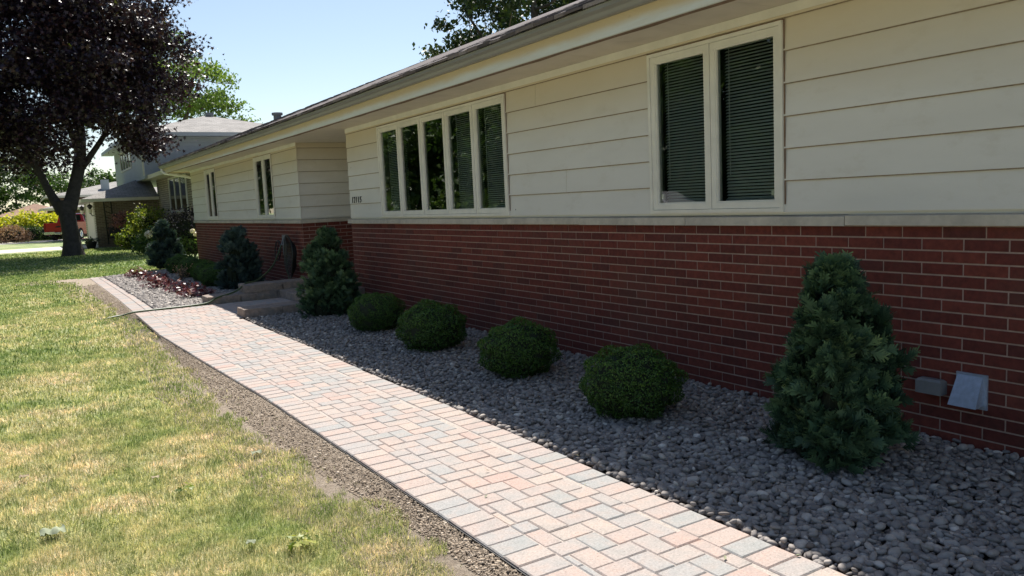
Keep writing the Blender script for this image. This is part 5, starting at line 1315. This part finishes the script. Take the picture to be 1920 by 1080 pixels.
# litter on the lawn ---------------------------------------------------------------
def litter(name, loc, s_, label, cat, m='dead', seed=0, val=.5, n=9):
    rng = np.random.default_rng(seed); g_ = []
    V = []; F = []; N_ = 7
    for a in range(N_):
        for b_ in range(N_):
            u, v_ = a/(N_-1)-.5, b_/(N_-1)-.5; rr = 1 if (u*u+v_*v_) < .3 else .86
            V.append((loc[0]+u*s_*rr, loc[1]+v_*s_*.75*rr, loc[2]+s_*.16*math.sin(7*u+seed)*math.cos(6*v_+seed)+s_*.1+rng.normal(0, s_*.035)))
    for a in range(N_-1):
        for b_ in range(N_-1):
            if (a in (0, N_-2)) and (b_ in (0, N_-2)): continue
            F.append((a*N_+b_, a*N_+b_+1, (a+1)*N_+b_+1, (a+1)*N_+b_))
    me = arr_mesh(name, V, F, np.full(len(V), val)); return tag(link(name, me, M[m]), label, cat)
litter('crumpled_leaf', (.0, 4.22, -.008), .105, 'large pale crumpled leaf on the grass at lower left', 'leaf', val=1.0, seed=1)
litter('crumpled_leaf', (1.10, 4.83, -.010), .06, 'grey-green crumpled leaf near the soil verge', 'leaf', val=.9, seed=2)
litter('crumpled_leaf', (.74, 3.50, -.005), .045, 'small pale leaf left of the green weed', 'leaf', val=1.0, seed=3)
litter('dry_leaf', (-.11, 5.27, -.005), .05, 'small tan dry leaf near the left edge of the lawn', 'leaf', val=.2, seed=4)
litter('dry_leaf', (.52, 4.75, -.008), .04, 'tan dry leaf in the middle of the lawn', 'leaf', val=.3, seed=5)
for (x, y_, s_, lab) in ((.92, 3.36, .075, 'bright green broadleaf weed low in the lawn near the bottom edge'), (.62, 4.40, .05, 'small lime green weed in the dry part of the lawn')):
    root = empty('weed', (x, y_, -.03), lab, 'weed'); n = 26; a = R.random(n)*2*PI; rr = s_*np.sqrt(R.random(n)); P = np.stack([np.cos(a)*rr, np.sin(a)*rr, .03+.02*R.random(n)], 1)
    N = np.stack([np.cos(a)*.4, np.sin(a)*.4, np.ones(n)], 1)+R.normal(0, .2, (n, 3)); N /= np.linalg.norm(N, axis=1, keepdims=True)
    me = lobed_leaf_mesh('leaves', P, N, s_*.5, R.random(n)); me.materials.append(M['limeleaf']); o = bpy.data.objects.new('leaves', me); COL.objects.link(o); o.parent = root

# dry bits blown onto the stones and pavers
n = 130; X = R.uniform(1.6, 4.2, n); Y = 1.2+R.random(n)*9.5
P = np.stack([X, Y, np.where(X < 2.5, .006, .022)+R.random(n)*.006], 1); N = unit(n)*.35+np.array([0, 0, 1.0]); N /= np.linalg.norm(N, axis=1, keepdims=True)
keepm = (X > 2.5) | (R.random(n) < .35)
o = link('leaf_litter', leaf_mesh('leaf_litter', P[keepm], N[keepm], .026, .45), M['dead']); tag(o, 'tiny dry leaf scraps blown over the stones and pavers', 'leaf litter', kind='stuff')
